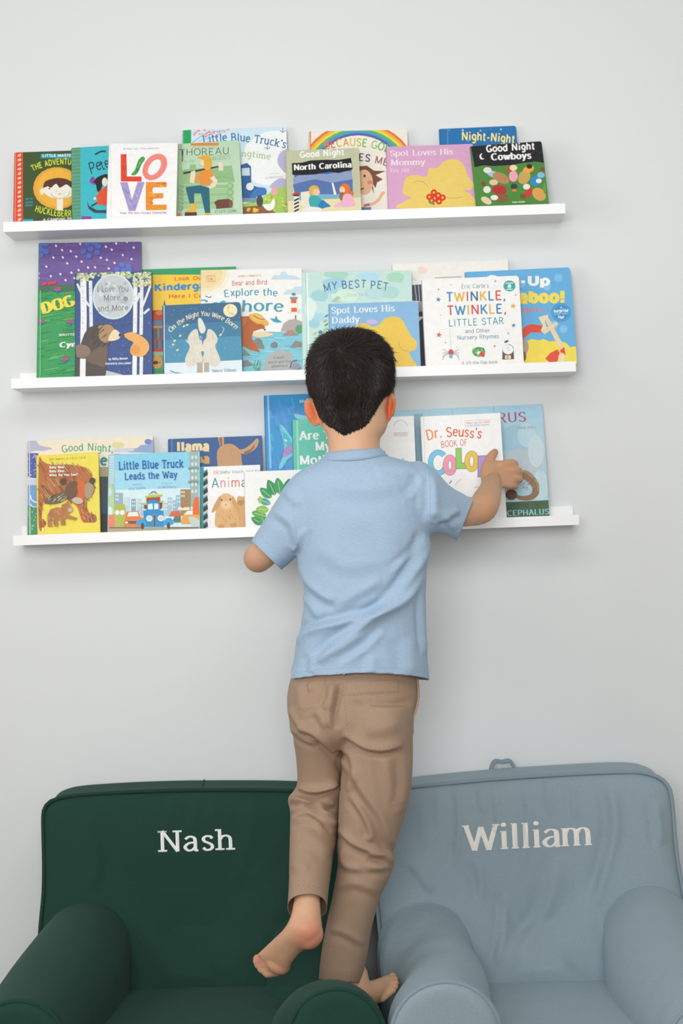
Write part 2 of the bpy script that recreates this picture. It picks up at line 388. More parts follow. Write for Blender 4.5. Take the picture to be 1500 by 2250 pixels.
def lay_text(text, x0, y0, x1, y1, cap, bulge=0.0, **kw):
    """strips mapped so that the baseline runs (x0,y0)->(x1,y1) (y down), capital height cap; bulge lifts the middle"""
    W, strips, spans = letter_strips(text, **kw)
    bx, by = x1 - x0, y1 - y0; Lg = math.hypot(bx, by); ux, uy = bx / Lg, by / Lg
    sx, sy = Lg / W, cap / 7.0; res = []
    def m(p):
        t = p[0] * sx; h = p[1] * sy; q = 2 * p[0] / W - 1
        if bulge:
            a = math.atan(-4 * bulge * q / Lg); b0 = bulge * (1 - q * q)
            t, h = t - h * math.sin(a), b0 + h * math.cos(a)
        return (x0 + ux * t + uy * h, y0 + uy * t - ux * h)
    for rows in strips: res.append([(m(a), m(c), m(b)) for a, c, b in rows])
    return res, spans

# ------------------------------------------------------------------ the two children's armchairs
def fold_disp(co, no, folds, facing=True):
    """push vertices along their normals where soft folds run; a fold = (pixels of its line, height, half width in metres)"""
    px = to_px(co); ds = np.linalg.norm(co - np.array(CAM), axis=1) / F
    d = np.zeros(len(co))
    front = np.clip((-no[:, 1] + .15) * 2.5, 0, 1) if facing else np.ones(len(co))
    for pts, h, wd in folds:
        q = np.array(cr(pts, 5) if len(pts) > 2 else pts, float); n = len(q); best = np.full(len(co), 1e9); tt = np.zeros(len(co)); sg = np.zeros(len(co))
        for i in range(n - 1):
            a, b = q[i], q[i + 1]; ab = b - a; l2 = ab @ ab
            t = np.clip(((px - a) @ ab) / l2, 0, 1); r = px - (a + t[:, None] * ab); dd = np.hypot(r[:, 0], r[:, 1])
            s = dd < best; best[s] = dd[s]; tt[s] = (i + t[s]) / (n - 1); sg[s] = np.sign(ab[0] * r[s, 1] - ab[1] * r[s, 0])
        u = best * ds / wd; e = np.clip(np.minimum(tt, 1 - tt) * 5, 0, 1) ** .6
        prof = np.exp(-np.maximum(0, u - .15) ** 1.15 * 1.5) - .75 * np.exp(-(sg * u - 1.25) ** 2 * 2.2)        # a ridge with a groove on its right
        d += h * prof * e * front
    return d
def displace(me, folds, noise=None):
    n = len(me.vertices); co = np.empty(n * 3); me.vertices.foreach_get('co', co); co = co.reshape(-1, 3)
    no = np.empty(n * 3); me.vertices.foreach_get('normal', no); no = no.reshape(-1, 3)
    d = fold_disp(co, no, folds)
    co2 = co + no * d[:, None]
    me.vertices.foreach_set('co', co2.ravel()); me.update()
def smooth_mesh(me, it, f=.5, sel=None):
    bm = bmesh.new(); bm.from_mesh(me)
    vs = [v for v in bm.verts if sel is None or sel(v)]
    for _ in range(it): bmesh.ops.smooth_vert(bm, verts=vs, factor=f, use_axis_x=True, use_axis_y=True, use_axis_z=True)
    bm.to_mesh(me); bm.free(); me.update()
def remesh(me, vox, it=4):
    """closed overlapping shapes -> one continuous skin"""
    bm = bmesh.new(); bm.from_mesh(me); bmesh.ops.recalc_face_normals(bm, faces=bm.faces); bm.to_mesh(me); bm.free()
    o = bpy.data.objects.new('tmp', me); COL.objects.link(o)
    md = o.modifiers.new('r', 'REMESH'); md.mode = 'VOXEL'; md.voxel_size = vox; md.use_smooth_shade = True
    dg = bpy.context.evaluated_depsgraph_get(); r = bpy.data.meshes.new_from_object(o.evaluated_get(dg))
    bpy.data.objects.remove(o); bpy.data.meshes.remove(me)
    if it: smooth_mesh(r, it)
    return r

M_GREEN = mat_fabric('green_twill', '#1e4036', (1, 1, 1), .1, 700, .12, (7, 7, 1.0), .3, .35)
M_GREEN_PIPE = mat_fabric('green_piping', '#1d3f35', (1, 1, 1), .1, 700, 0, weave=.3, sheen=.3)
M_BLUE = mat_fabric('blue_twill', '#90a1a9', (1, 1, 1), .08, 700, .28, (8, 8, .9), .3, .3)
M_BLUE_PIPE = mat_fabric('blue_piping', '#8899a2', (1, 1, 1), .08, 700, 0, weave=.3, sheen=.3)
M_THREAD_W = mat_fabric('white_satin_thread', '#f4f2f2', (1, 60, 1), .06, 60, 0, weave=.3, sheen=.1, rough=.5)
M_THREAD_I = mat_fabric('ivory_satin_thread', '#efe9e0', (1, 60, 1), .06, 60, 0, weave=.3, sheen=.1, rough=.5)

def dens(pts, step):
    """resample a closed list of 3-D points evenly"""
    q = [Vector(p) for p in cr(pts, 6, True)]; L_ = [0]
    for i in range(len(q)): L_.append(L_[-1] + (q[(i + 1) % len(q)] - q[i]).length)
    n = int(L_[-1] / step); out = []; j = 0
    for k in range(n):
        s = L_[-1] * k / n
        while L_[j + 1] < s: j += 1
        t = (s - L_[j]) / max(1e-9, L_[j + 1] - L_[j]); out.append(q[j].lerp(q[(j + 1) % len(q)], t))
    return out
def armchair(label, outline, arms, seat, M, MP, MT, handle, name, yf, folds, skew=0.0, topseam=None):
    ground = P((outline[0][0] + outline[-1][0]) / 2, 2400, -.3)
    root = empty('kids_armchair', Vector((ground.x, -.35, 0)), label, 'armchair', "children's armchairs against the wall")
    front = dens([P(x, y, yf) for x, y in outline], .012)
    zt = max(p.z for p in front); zb = min(p.z for p in front)
    c = Vector((sum(p.x for p in front) / len(front), yf, .5 * (zt + zb)))
    def ring(sc, dy, rec, so=0.0):
        r = []
        for p in front:
            q = c + (p - c) * sc
            if so:                                            # inset by a distance, not a factor
                d = (p - c); q = p - d.normalized() * so
            q.z = max(q.z, .004)
            lean = -.075 * max(0, zt - p.z) / (zt) * rec
            q.y = dy + lean - skew * (q.x - c.x)
            if rec < .3: q.z += .008 * max(0, 1 - (zt - p.z) / .1)
            r.append(q)
        return r
    m = MB()
    rings = [ring(.5, -.012, 0), ring(.95, -.012, 0), ring(1, -.018, 0, .006), ring(1, -.05, 0), ring(1, (yf - .05) / 2, .5), ring(1, yf, 1), ring(1, yf - .009, 1, .004)]
    for so, by in ((.014, .016), (.035, .024), (.07, .03), (.12, .034), (.18, .036)): rings.append(ring(1, yf - by, 1, so))
    rings += [ring(.35, yf - .038, 1), ring(.12, yf - .038, 1)]
    m.loft(rings)
    back = link('backrest', remesh(m.mesh('backrest'), .006, 3), M, root)
    displace(back.data, [(p, h * 1.6, w_) for p, h, w_ in folds])
    if folds: back.data.update()
    pm = MB(); pm.tube(cr(ring(1, yf - .003, 1, -.002), 1, True), .0042, 8, closed=True); pm.build('piping', MP, back)
    tree = BVHTree.FromPolygons([v.co.copy() for v in back.data.vertices], [tuple(p.vertices) for p in back.data.polygons])
    if topseam:                                               # short seam across the top boxing strip
        x0, x1 = topseam; pts = []
        for i in range(9):
            Y = -.03 + (yf + .03) * i / 8; X = P(x0 + (x1 - x0) * i / 8, 1730, Y).x; h = tree.ray_cast(Vector((X, Y, 1.0)), Vector((0, 0, -1)))
            if h[0]: pts.append(h[0] + Vector((0, 0, .0006)))
        sm_ = MB(); sm_.tube(pts, .0016, 6); sm_.build('seam', MP, back)
    # embroidered name, satin stitch standing proud of the cloth
    em = MB()
    for a in name:
        rows_, _ = lay_text(*a[0], **a[1])
        for rows in rows_:
            fine = []
            for r0, r1 in zip(rows, rows[1:]):
                n = max(1, int(math.hypot(r1[1][0] - r0[1][0], r1[1][1] - r0[1][1]) / 4))
                fine += [tuple((p[0] + (q[0] - p[0]) * i / n, p[1] + (q[1] - p[1]) * i / n) for p, q in zip(r0, r1)) for i in range(n)]
            rows = fine + [rows[-1]]; grid = []
            for tri in rows:
                g = []
                for (x, y), h in zip(tri, (.0009, .0019, .0009)):
                    d = ray(x, y).normalized(); hit = tree.ray_cast(CAM, d)
                    g.append((hit[0] if hit[0] else P(x, y, yf)) + Vector((0, -1, .1)) * h)
                grid.append(g)
            for i in range(len(grid) - 1):
                for k in range(2): em.poly((grid[i][k], grid[i][k + 1], grid[i + 1][k + 1], grid[i + 1][k]))
    e = em.build('embroidered_name', MT, root, fix=False); e['label'] = 'raised satin-stitched name'
    # arms
    for path, fl in arms:
        pts = cr([(P(x, y, Y).x, Y, P(x, y, Y).z, r) for x, y, Y, r in path], 6)
        am = MB(); rings = []
        def sect(X, Y, Z, r, k=1.0, dy=0.0):
            zc = Z - r; q = [Vector((X - r * k * .98, Y + dy, .004 + r * (1 - k)))]
            q += [Vector((X - r * k * (1 - .02 * (1 - i / 4)), Y + dy, .004 + (zc - .004) * i / 4)) for i in range(1, 4)]
            q += [Vector((X - r * k * math.cos(math.pi * i / 18), Y + dy, zc + r * k * math.sin(math.pi * i / 18))) for i in range(19)]
            q += [Vector((X + r * k * (1 - .02 * (1 - i / 4)), Y + dy, .004 + (zc - .004) * i / 4)) for i in range(3, 0, -1)]
            q += [Vector((X + r * k * .98, Y + dy, .004 + r * (1 - k)))]
            return q
        for p in pts: rings.append(sect(*p))
        X, Y, Z, r = pts[-1]
        rings += [sect(X, Y, Z, r, .985, -.004), sect(X, Y, Z, r, .94, -.009), sect(X, Y, Z, r, .86, -.012), sect(X, Y, Z, r, .74, -.012)]
        am.loft(rings); a = am.build('arm', M, root)
        displace(a.data, fl)
        pm = MB(); q = sect(X, Y, Z, r, 1.0, -.002); pm.tube(q, .0045, 8); pm.build('piping', MP, a)
        pm = MB(); X, Y, Z, r = pts[2]; pm.tube(sect(X, Y, Z, r, 1.0, 0)[3:-3], .0022, 6); pm.build('seam', MP, a)
    # seat cushion
    (xl, yl), (xr, yr), xf0, xf1 = seat
    a, b = P(xl, yl, yf - .06), P(xr, yr, yf - .06); z = (a.z + b.z) / 2
    sm = MB(); rings = []
    for Y, dz, k in ((yf + .02, -.03, 1), (yf - .05, -.004, 1), (yf - .15, .006, 1), (yf - .3, .008, 1), (yf - .45, .003, 1), (yf - .52, -.01, 1), (yf - .55, -.035, 1), (yf - .555, -.08, 1)):
        t = (yf - Y) / .55; x0 = a.x + (xf0 - a.x) * t - .07; x1 = b.x + (xf1 - b.x) * t + .07
        rings.append([Vector((x0, Y, .01)), Vector((x0, Y, z + dz))] + [Vector((x0 + (x1 - x0) * i / 8, Y, z + dz + .008 * math.sin(math.pi * i / 8))) for i in range(1, 8)] + [Vector((x1, Y, z + dz)), Vector((x1, Y, .01))])
    sm.loft(rings); sm.build('seat', M, root)
    if handle:
        hm = MB(); p0, p1, p2 = [P(x, y, -.035) for x, y in handle]
        path = cr([p0 + Vector((0, 0, -.02)), p0.lerp(p1, .55) + Vector((-.004, 0, .006)), p1, p2.lerp(p1, .55) + Vector((.004, 0, .006)), p2 + Vector((0, 0, -.02))], 8); rings = []
        for i, p in enumerate(path):
            p = Vector(p); t = Vector(path[min(i + 1, len(path) - 1)]) - Vector(path[max(i - 1, 0)]); t.normalize(); nrm = Vector((0, 1, 0)).cross(t)
            rings.append([p + nrm * .003 * s + Vector((0, 1, 0)) * .014 * e for s, e in ((1, -1), (1.3, 0), (1, 1), (-1, 1), (-1, -1))])
        hm.loft(rings); hm.build('carry_handle', MP, root)
    return root, back

GREEN_OUT = [(82, 2395), (90, 2250), (93, 2120), (97, 2030), (102, 1960), (102, 1900), (99, 1830), (98, 1790), (103, 1772), (120, 1759), (176, 1748), (352, 1739), (540, 1737), (651, 1739), (710, 1743), (745, 1754), (760, 1772), (766, 1800), (765, 1900), (764, 2030), (760, 2250), (758, 2395)]
BLUE_OUT = [(870, 2395), (857, 2250), (837, 2050), (823, 1900), (814, 1800), (818, 1758), (835, 1740), (899, 1731), (1080, 1714), (1267, 1702), (1390, 1698), (1436, 1706), (1460, 1722), (1472, 1755), (1480, 1870), (1494, 1960), (1512, 2060), (1535, 2250), (1548, 2395)]
serif = dict(thick=.95, thin=.65, serif=1.25, sth=.6, gap=.95)
gfold = [([(560, 1745), (548, 1830), (520, 1950)], .002, .02), ([(430, 1745), (425, 1830)], .0015, .012), ([(470, 1745), (468, 1800)], .0012, .01), ([(380, 1745), (374, 1800)], .0012, .01),
         ([(200, 1960), (210, 1880), (190, 1800)], .002, .02), ([(300, 2140), (420, 2060), (560, 1960)], .003, .04), ([(620, 2020), (560, 1900)], .003, .03)]
armchair("dark green child's armchair standing left of the boy, back against the wall", GREEN_OUT,
    [([(193, 1973, -.18, .085), (165, 2012, -.33, .095), (120, 2075, -.5, .1), (70, 2145, -.66, .093), (38, 2199, -.78, .084)], []),
     ([(683, 1985, -.18, .085), (688, 2030, -.29, .092), (684, 2140, -.385, .092), (684, 2198, -.45, .092), (694, 2188, -.53, .096), (710, 2160, -.62, .098), (724, 2152, -.7, .095), (737, 2173, -.78, .082)], [([(600, 2190), (640, 2165), (700, 2150)], .003, .012), ([(590, 2250), (650, 2210), (660, 2200)], .003, .012)])],
    ((282, 2168), (585, 2168), P(235, 2250, -.7).x, P(575, 2250, -.7).x), M_GREEN, M_GREEN_PIPE, M_THREAD_W,
    [(421, 1738), (440, 1718), (452, 1722)] and None, [(('Nash', 351, 1872, 514, 1867, 46), serif)], -.165, gfold, topseam=(450, 438))
bserif = dict(thick=1.15, thin=.45, serif=.85, sth=.4, gap=.45)
bfold = [([(1000, 1725), (1008, 1800), (1000, 1900)], .0035, .009), ([(1050, 1722), (1062, 1790)], .003, .008), ([(1085, 1722), (1092, 1800), (1088, 1830)], .003, .007), ([(1150, 1718), (1160, 1800), (1140, 1930)], .003, .01),
         ([(1200, 1712), (1208, 1790)], .003, .008), ([(1255, 1710), (1262, 1800)], .003, .008), ([(1340, 1720), (1350, 1830), (1310, 1990)], .006, .016), ([(1110, 1960), (1105, 2060), (1090, 2120)], .004, .012),
         ([(1050, 1890), (1060, 1980)], .004, .012), ([(1230, 1880), (1200, 2000), (1130, 2110)], .004, .02), ([(900, 1890), (950, 1960)], .004, .012), ([(925, 1760), (932, 1870)], .0025, .01), ([(960, 1740), (965, 1830)], .0025, .009), ([(1440, 1760), (1452, 1860)], .004, .012)]
blue_arm = [([(862, 2130), (885, 2060), (935, 2010), (985, 2000)], .006, .012), ([(875, 2140), (905, 2095), (960, 2070), (1015, 2075)], .006, .011), ([(850, 2110), (862, 2050), (890, 2005)], .005, .01), ([(1010, 2130), (950, 2112), (905, 2125)], .003, .012)]
armchair("light blue child's armchair standing right of the boy, back against the wall", BLUE_OUT,
    [([(930, 1969, -.2, .096), (938, 2020, -.30, .09), (974, 2072, -.38, .08), (977, 2100, -.47, .083), (964, 2132, -.62, .094), (976, 2157, -.78, .094)], blue_arm),
     ([(1418, 1933, -.19, .088), (1434, 1988, -.34, .095), (1468, 2063, -.5, .1), (1525, 2140, -.68, .096), (1575, 2195, -.8, .09)], [])],
    ((1071, 2159), (1313, 2149), P(1095, 2250, -.7).x, P(1400, 2250, -.7).x), M_BLUE, M_BLUE_PIPE, M_THREAD_I,
    [(1072, 1690), (1103, 1674), (1137, 1688)], [(('William', 1022, 1870, 1300, 1857, 56), bserif)], -.175, bfold, 0.0)
# ------------------------------------------------------------------ the boy
def mat_skin():
    m, nt, b = nodemat('skin'); L = nt.links.new
    a = N(nt, 'ShaderNodeAttribute', attribute_name='tone'); tc = N(nt, 'ShaderNodeTexCoord')
    nz = N(nt, 'ShaderNodeTexNoise', Scale=60, Detail=4); L(tc.outputs['Object'], nz.inputs['Vector'])
    r = N(nt, 'ShaderNodeMapRange'); r.inputs['To Min'].default_value = .94; r.inputs['To Max'].default_value = 1.06; L(nz.outputs['Fac'], r.inputs['Value'])
    mx = N(nt, 'ShaderNodeMix', data_type='RGBA', blend_type='MULTIPLY'); mx.inputs[0].default_value = 1
    L(a.outputs['Color'], mx.inputs[6]); L(r.outputs[0], mx.inputs[7]); L(mx.outputs[2], b.inputs['Base Color'])
    b.inputs['Roughness'].default_value = .5; b.inputs['Specular IOR Level'].default_value = .35
    b.inputs['Subsurface Weight'].default_value = .18; b.inputs['Subsurface Radius'].default_value = (1, .35, .2); b.inputs['Subsurface Scale'].default_value = .008
    nb = N(nt, 'ShaderNodeTexNoise', Scale=420, Detail=2); L(tc.outputs['Object'], nb.inputs['Vector'])
    bp = N(nt, 'ShaderNodeBump', Strength=.12, Distance=.001); L(nb.outputs['Fac'], bp.inputs['Height']); L(bp.outputs[0], b.inputs['Normal'])
    return m
def mat_hair():
    m, nt, b = nodemat('dark_brown_hair'); L = nt.links.new
    a = N(nt, 'ShaderNodeAttribute', attribute_name='ink'); L(a.outputs['Color'], b.inputs['Base Color'])
    b.inputs['Roughness'].default_value = .45; b.inputs['Specular IOR Level'].default_value = .3
    return m
M_SKIN, M_HAIR = mat_skin(), mat_hair()
M_SHIRT = mat_fabric('blue_heather_jersey', '#a4bbd1', (1, 1, 14), .09, 120, 0, weave=.22, sheen=.25, rough=.9)
M_RIB = mat_fabric('blue_heather_rib', '#a1b8cf', (14, 1, 1), .07, 120, 0, weave=.4, sheen=.25, rough=.9)
M_KHAKI = mat_fabric('khaki_poplin', '#a58a74', (1, 1, 1), .05, 500, 0, weave=.15, sheen=.12, rough=.62)
M_STITCH = mat_fabric('khaki_stitching', '#b29781', (1, 1, 1), .05, 500, 0, weave=.2, sheen=.1, rough=.8)
M_STITCH_B = mat_fabric('blue_stitching', '#b4c8dc', (1, 1, 1), .05, 500, 0, weave=.2, sheen=.1, rough=.8)

def rg(xl, yl, xr, yr, Y, d, dv=(0, 1, 0), n=2.3, k=40, lift=0.0, front=1.0):
    """cross-section of a limb or garment: its left and right outline pixels, depth of the middle, half depth"""
    a, b = P(xl, yl, Y), P(xr, yr, Y); c = (a + b) / 2; h = (b - a) / 2; dv = Vector(dv).normalized() * d; out = []
    for i in range(k):
        t = 2 * math.pi * i / k; ct, st = math.cos(t), math.sin(t)
        u = math.copysign(abs(ct) ** (2 / n), ct); v = math.copysign(abs(st) ** (2 / n), st)
        out.append(c + h * u + dv * v * (front if v > 0 else 1) + Vector((0, 0, lift * max(0, -v))))
    return out
def crings(spec, k=4):
    """interpolate numeric ring specs smoothly and build the rings"""
    return [rg(*r[:6], front=r[6]) for r in cr([tuple(map(float, s)) + ((1.0,) if len(s) < 7 else ()) for s in spec], k)]

foot_p = P(800, 2195, -.45)
boy = empty('person', foot_p, 'barefoot boy in light blue T-shirt and khaki trousers standing between the two armchairs, back turned', 'person')

# ---- body: one continuous skin
body = MB()
head_rows = [(757, 736, 775, 734, -.425, .028), (722, 744, 812, 741, -.425, .058), (702, 758, 832, 754, -.425, .073), (688, 782, 850, 776, -.425, .085), (684, 815, 857, 810, -.427, .091), (684, 848, 857, 844, -.427, .092),
             (688, 875, 856, 870, -.425, .089), (697, 905, 853, 900, -.42, .083), (704, 927, 853, 923, -.428, .071, 1.25), (711, 945, 849, 941, -.436, .0615, 1.6), (720, 960, 840, 957, -.44, .056, 1.5), (735, 972, 822, 970, -.44, .05, 1.4), (760, 978, 800, 976, -.43, .02, 1)]
body.loft(crings(head_rows, 3))
neck_rows = [(724, 900, 830, 896, -.435, .04), (715, 930, 840, 927, -.443, .049), (718, 955, 837, 952, -.446, .050), (720, 975, 834, 972, -.446, .051), (720, 1000, 838, 995, -.447, .052), (700, 1025, 862, 1018, -.45, .055)]
body.loft(crings(neck_rows, 3))
body.ball(P(806, 866, -.341), ((.007, 0, 0), (0, .014, 0), (0, 0, .02))); body.ball(P(806, 876, -.336), ((.0115, -.002, 0), (0, .0125, 0), (0, 0, .0085)))
for q, Y in ((782, -.3415), (832, -.362)): body.ball(P(q, 842, Y), ((.016, 0, 0), (0, .009, 0), (0, 0, .006)))
body.ball(P(806, 904, -.3425), ((.0165, 0, 0), (0, .0075, 0), (0, 0, .0042))); body.ball(P(806, 910, -.3425), ((.0145, 0, 0), (0, .008, 0), (0, 0, .005)))
body.ball(P(804, 935, -.349), ((.022, 0, 0), (0, .014, 0), (0, 0, .014)))
def ear(c, wide, long_, thin):
    c = Vector(c); wide = Vector(wide); long_ = Vector(long_); nrm = wide.cross(long_).normalized() * thin
    body.ball(c, (wide, nrm, long_))
    rim = [c + wide * (.92 * math.cos(t)) + long_ * (.95 * math.sin(t) - .02) + nrm * .5 for t in [math.radians(a) for a in range(-80, 151, 15)]]
    body.tube(rim, .0034, 8)
ear(P(852, 895, -.435), Vector((.8, -.62, .12)).normalized() * .0185, Vector((.12, 0, 1)).normalized() * .0285, .0048)
ear(P(690, 905, -.437), Vector((-.93, -.36, .15)).normalized() * .0175, Vector((-.22, .05, 1)).normalized() * .0275, .0048)
# torso and hips inside the clothes
body.loft(crings([(690, 1040, 880, 1025, -.45, .05), (664, 1090, 925, 1075, -.45, .065), (672, 1200, 925, 1190, -.45, .07), (682, 1320, 918, 1315, -.445, .07), (668, 1430, 912, 1428, -.445, .068), (660, 1540, 895, 1540, -.44, .072), (680, 1600, 880, 1600, -.44, .06)], 3))
def limb(spec): body.tube([P(*s[:3]) for s in cr([tuple(map(float, q)) for q in spec], 4)], [s[3] for s in cr([tuple(map(float, q)) for q in spec], 4)], 20)
limb([(905, 1072, -.45, .038), (950, 1098, -.44, .037), (1000, 1120, -.41, .032), (1040, 1124, -.385, .0275), (1059, 1117, -.365, .0285), (1068, 1100, -.32, .0275), (1075, 1082, -.26, .0235), (1078, 1066, -.215, .0195), (1083, 1055, -.185, .0155), (1088, 1045, -.165, .0105)])
limb([(680, 1090, -.45, .038), (640, 1140, -.44, .036), (600, 1190, -.425, .031), (572, 1222, -.41, .0275), (567, 1226, -.385, .028), (580, 1218, -.32, .027), (604, 1200, -.24, .022), (625, 1180, -.20, .0175)])
limb([(704, 1560, -.44, .05), (704, 1650, -.425, .038), (700, 1745, -.415, .034), (692, 1785, -.428, .034), (685, 1850, -.468, .033), (676, 1930, -.525, .029), (674, 1975, -.56, .0245), (675, 2005, -.578, .0245)])
limb([(840, 1560, -.445, .05), (828, 1700, -.447, .046), (806, 1870, -.455, .038), (785, 1980, -.455, .034), (762, 2080, -.45, .028), (775, 2140, -.445, .026)])
# right hand: back towards the camera, thumb up on the cover, fingers curled over the book's edge
def cap(pts, rad, n=14): body.tube([P(*p) for p in pts], rad, n)
body.loft([rg(*s) for s in cr([(1064, 1072, 1099, 1080, -.195, .017), (1062, 1050, 1104, 1070, -.18, .017), (1068, 1022, 1112, 1072, -.165, .0165), (1085, 1012, 1122, 1074, -.152, .015), (1105, 1012, 1130, 1072, -.143, .0135), (1116, 1014, 1132, 1068, -.138, .010)], 4)])
for a, b, c, d, r in (((1098, 1022, -.155), (1124, 1017, -.137), (1130, 1022, -.108), (1116, 1026, -.088), .0082),
                      ((1098, 1036, -.155), (1132, 1034, -.138), (1141, 1038, -.106), (1126, 1041, -.084), .0085),
                      ((1098, 1050, -.155), (1132, 1051, -.138), (1141, 1054, -.106), (1126, 1056, -.084), .0083),
                      ((1096, 1062, -.158), (1124, 1066, -.141), (1131, 1068, -.112), (1118, 1070, -.09), .0076)):
    pts = cr([a, b, c, d], 4); cap(pts, [r * (1.12 - .28 * i / (len(pts) - 1)) for i in range(len(pts))])
pts = cr([(1074, 1058, -.185, .0155), (1068, 1036, -.168, .0125), (1072, 1016, -.15, .0098), (1080, 1002, -.135, .0098), (1087, 993, -.122, .0076)], 4); cap([p[:3] for p in pts], [p[3] for p in pts])
# left hand on the ledge, behind the body
body.ball(P(636, 1170, -.18), ((.022, 0, .008), (0, .016, 0), (-.01, 0, .03)))
for i in range(4): cap(cr([(630 + 9 * i, 1165, -.185), (634 + 13 * i, 1148, -.165), (636 + 13 * i, 1150, -.138)], 3), [.0085, .0083, .008, .0078, .0076, .0074, .007])
cap([(628, 1180, -.19), (618, 1162, -.175), (622, 1150, -.15)], [.011, .0095, .0075])
# left foot, lifted, sole to the camera
foot = [(645, 1978, 703, 1982, -.563, .026), (641, 2004, 705, 2012, -.578, .028), (634, 2024, 707, 2045, -.588, .031), (622, 2043, 694, 2076, -.583, .029), (607, 2058, 663, 2090, -.568, .026), (592, 2072, 642, 2114, -.552, .022), (577, 2086, 630, 2136, -.537, .019), (566, 2096, 610, 2140, -.528, .012)]
body.loft([rg(*s) for s in cr(foot, 5)])
body.ball(P(682, 2056, -.592), ((.024, 0, .004), (0, .021, 0), (0, 0, .025)))
body.ball(P(612, 2118, -.541), ((.021, 0, -.01), (0, .016, 0), (.008, 0, .018)))
for x, y, r in ((563, 2103, .0062), (562, 2111, .0066), (566, 2120, .007), (574, 2129, .0075), (588, 2136, .0105)):
    cap([(x + 22, y - 4, -.533), (x + 8, y, -.525), (x, y + 1, -.523)], [r * 1.1, r * .95, r])
# right foot, standing in the crook between the two chair arms
rf = [(776, 2140, -.445, .027), (785, 2172, -.45, .027), (803, 2184, -.44, .026), (822, 2180, -.42, .023), (840, 2168, -.395, .018), (852, 2158, -.38, .014)]
rf = cr(rf, 4); cap([p[:3] for p in rf], [p[3] for p in rf])
for dx, dy, dz, r in ((0, 0, 0, .0095), (5, 6, -.012, .008), (7, 14, -.026, .0075), (6, 22, -.038, .007), (2, 30, -.05, .0065)):
    cap([(838 + dx, 2166 + dy, -.385 + dz), (853 + dx, 2154 + dy, -.372 + dz), (862 + dx, 2147 + dy, -.366 + dz)], [r, r * .92, r])
body_me = remesh(body.mesh('boy_skin'), .0026, 3)
zn0, zn1 = P(780, 985, -.45).z, P(780, 915, -.45).z
smooth_mesh(body_me, 14, .5, lambda v: zn0 < v.co.z < zn1 and v.co.y < -.44)
# skin tone: ears, heels, elbows and finger joints are pinker
co = np.empty(len(body_me.vertices) * 3); body_me.vertices.foreach_get('co', co); co = co.reshape(-1, 3)
tone = np.tile(np.array(lin('#d9ab8a')), (len(co), 1))
def blush(px, py, Y, r, col, k):
    d = np.linalg.norm(co - np.array(P(px, py, Y)), axis=1); f = np.clip(1 - d / r, 0, 1)[:, None] ** .8 * k
    tone[:] = tone * (1 - f) + np.array(lin(col)) * f
for q in ((860, 890, -.448), (858, 910, -.445)): blush(*q, .029, '#d9683a', 1.0)
for q in ((680, 897, -.446), (686, 918, -.446)): blush(*q, .029, '#e0743f', 1.0)
blush(685, 2062, -.61, .045, '#dd7f63', .8); blush(612, 2125, -.55, .035, '#d68a6a', .5); blush(565, 2110, -.53, .02, '#d27f66', .7)
blush(1062, 1140, -.37, .04, '#cf8c66', .7); blush(548, 1240, -.4, .04, '#cf8c66', .6); blush(1086, 990, -.12, .02, '#c98763', .8)
for q in ((1130, 1022), (1141, 1036), (1142, 1054), (1132, 1068)): blush(*q, -.115, .012, '#cf8765', .7)
arm = np.clip((to_px(co)[:, 0] - 1010) / 60, 0, 1)[:, None] * .6; tone[:] = tone * (1 - arm) + np.array(lin('#cd9a74')) * arm
at = body_me.attributes.new('tone', 'FLOAT_COLOR', 'POINT'); at.data.foreach_set('color', tone.astype(np.float32).ravel())
body_o = link('body', body_me, M_SKIN, boy)
for q, Y in ((784, -.3445), (830, -.365)):
    ey = MB(); e0 = P(q, 850, Y); ey.ball(e0, ((.0105, 0, 0), (0, .0105, 0), (0, 0, .0075)), col=lin('#eeeae4')); ey.ball(e0 + Vector((.002, .0072, 0)), ((.0042, 0, 0), (0, .004, 0), (0, 0, .0042)), 12, 8, lin('#2a1c14'))
    ey.build('eye', M_INK, boy, ink=True)
    br = MB(); br.tube([P(q - 13, 838, Y + .006), P(q, 834, Y + .011), P(q + 13, 837, Y + .006)], [.0012, .002, .0012], 8, lin('#2a1d16')); br.build('eyebrow', M_HAIR, boy, ink=True)

# ---- T-shirt
sh = MB()
torso = [(700, 1013, 852, 1002, -.45, .058), (660, 1034, 905, 1016, -.45, .072), (636, 1056, 940, 1030, -.45, .082), (632, 1090, 946, 1066, -.45, .09), (640, 1150, 945, 1120, -.45, .094), (650, 1212, 944, 1165, -.45, .096), (661, 1262, 938, 1230, -.448, .097), (667, 1310, 935, 1300, -.446, .097), (662, 1362, 935, 1358, -.444, .098), (650, 1412, 937, 1408, -.442, .1), (645, 1450, 939, 1448, -.442, .103), (635, 1486, 942, 1478, -.442, .106), (630, 1525, 945, 1517, -.442, .108)]
sh.loft(crings(torso, 4))
sh.loft(crings([(716, 985, 838, 978, -.447, .052), (714, 1000, 841, 991, -.448, .057), (703, 1014, 850, 1003, -.45, .06), (690, 1035, 860, 1025, -.45, .06)], 4))
sl = [(700, 1040, 715, 1190, -.45, .06), (662, 1040, 690, 1205, -.45, .066), (632, 1060, 666, 1212, -.447, .064), (603, 1106, 651, 1222, -.44, .058), (576, 1150, 636, 1238, -.432, .052), (552, 1188, 617, 1253, -.426, .05), (540, 1207, 608, 1270, -.423, .049)]
sh.loft(crings(sl, 4))
sr = [(890, 1022, 895, 1170, -.45, .06), (920, 1012, 922, 1175, -.45, .066), (950, 1028, 948, 1172, -.446, .064), (986, 1066, 968, 1170, -.432, .058), (1014, 1083, 986, 1180, -.415, .052), (1041, 1099, 1004, 1188, -.4, .048), (1060, 1110, 1018, 1196, -.39, .046)]
sh.loft(crings(sr, 4))
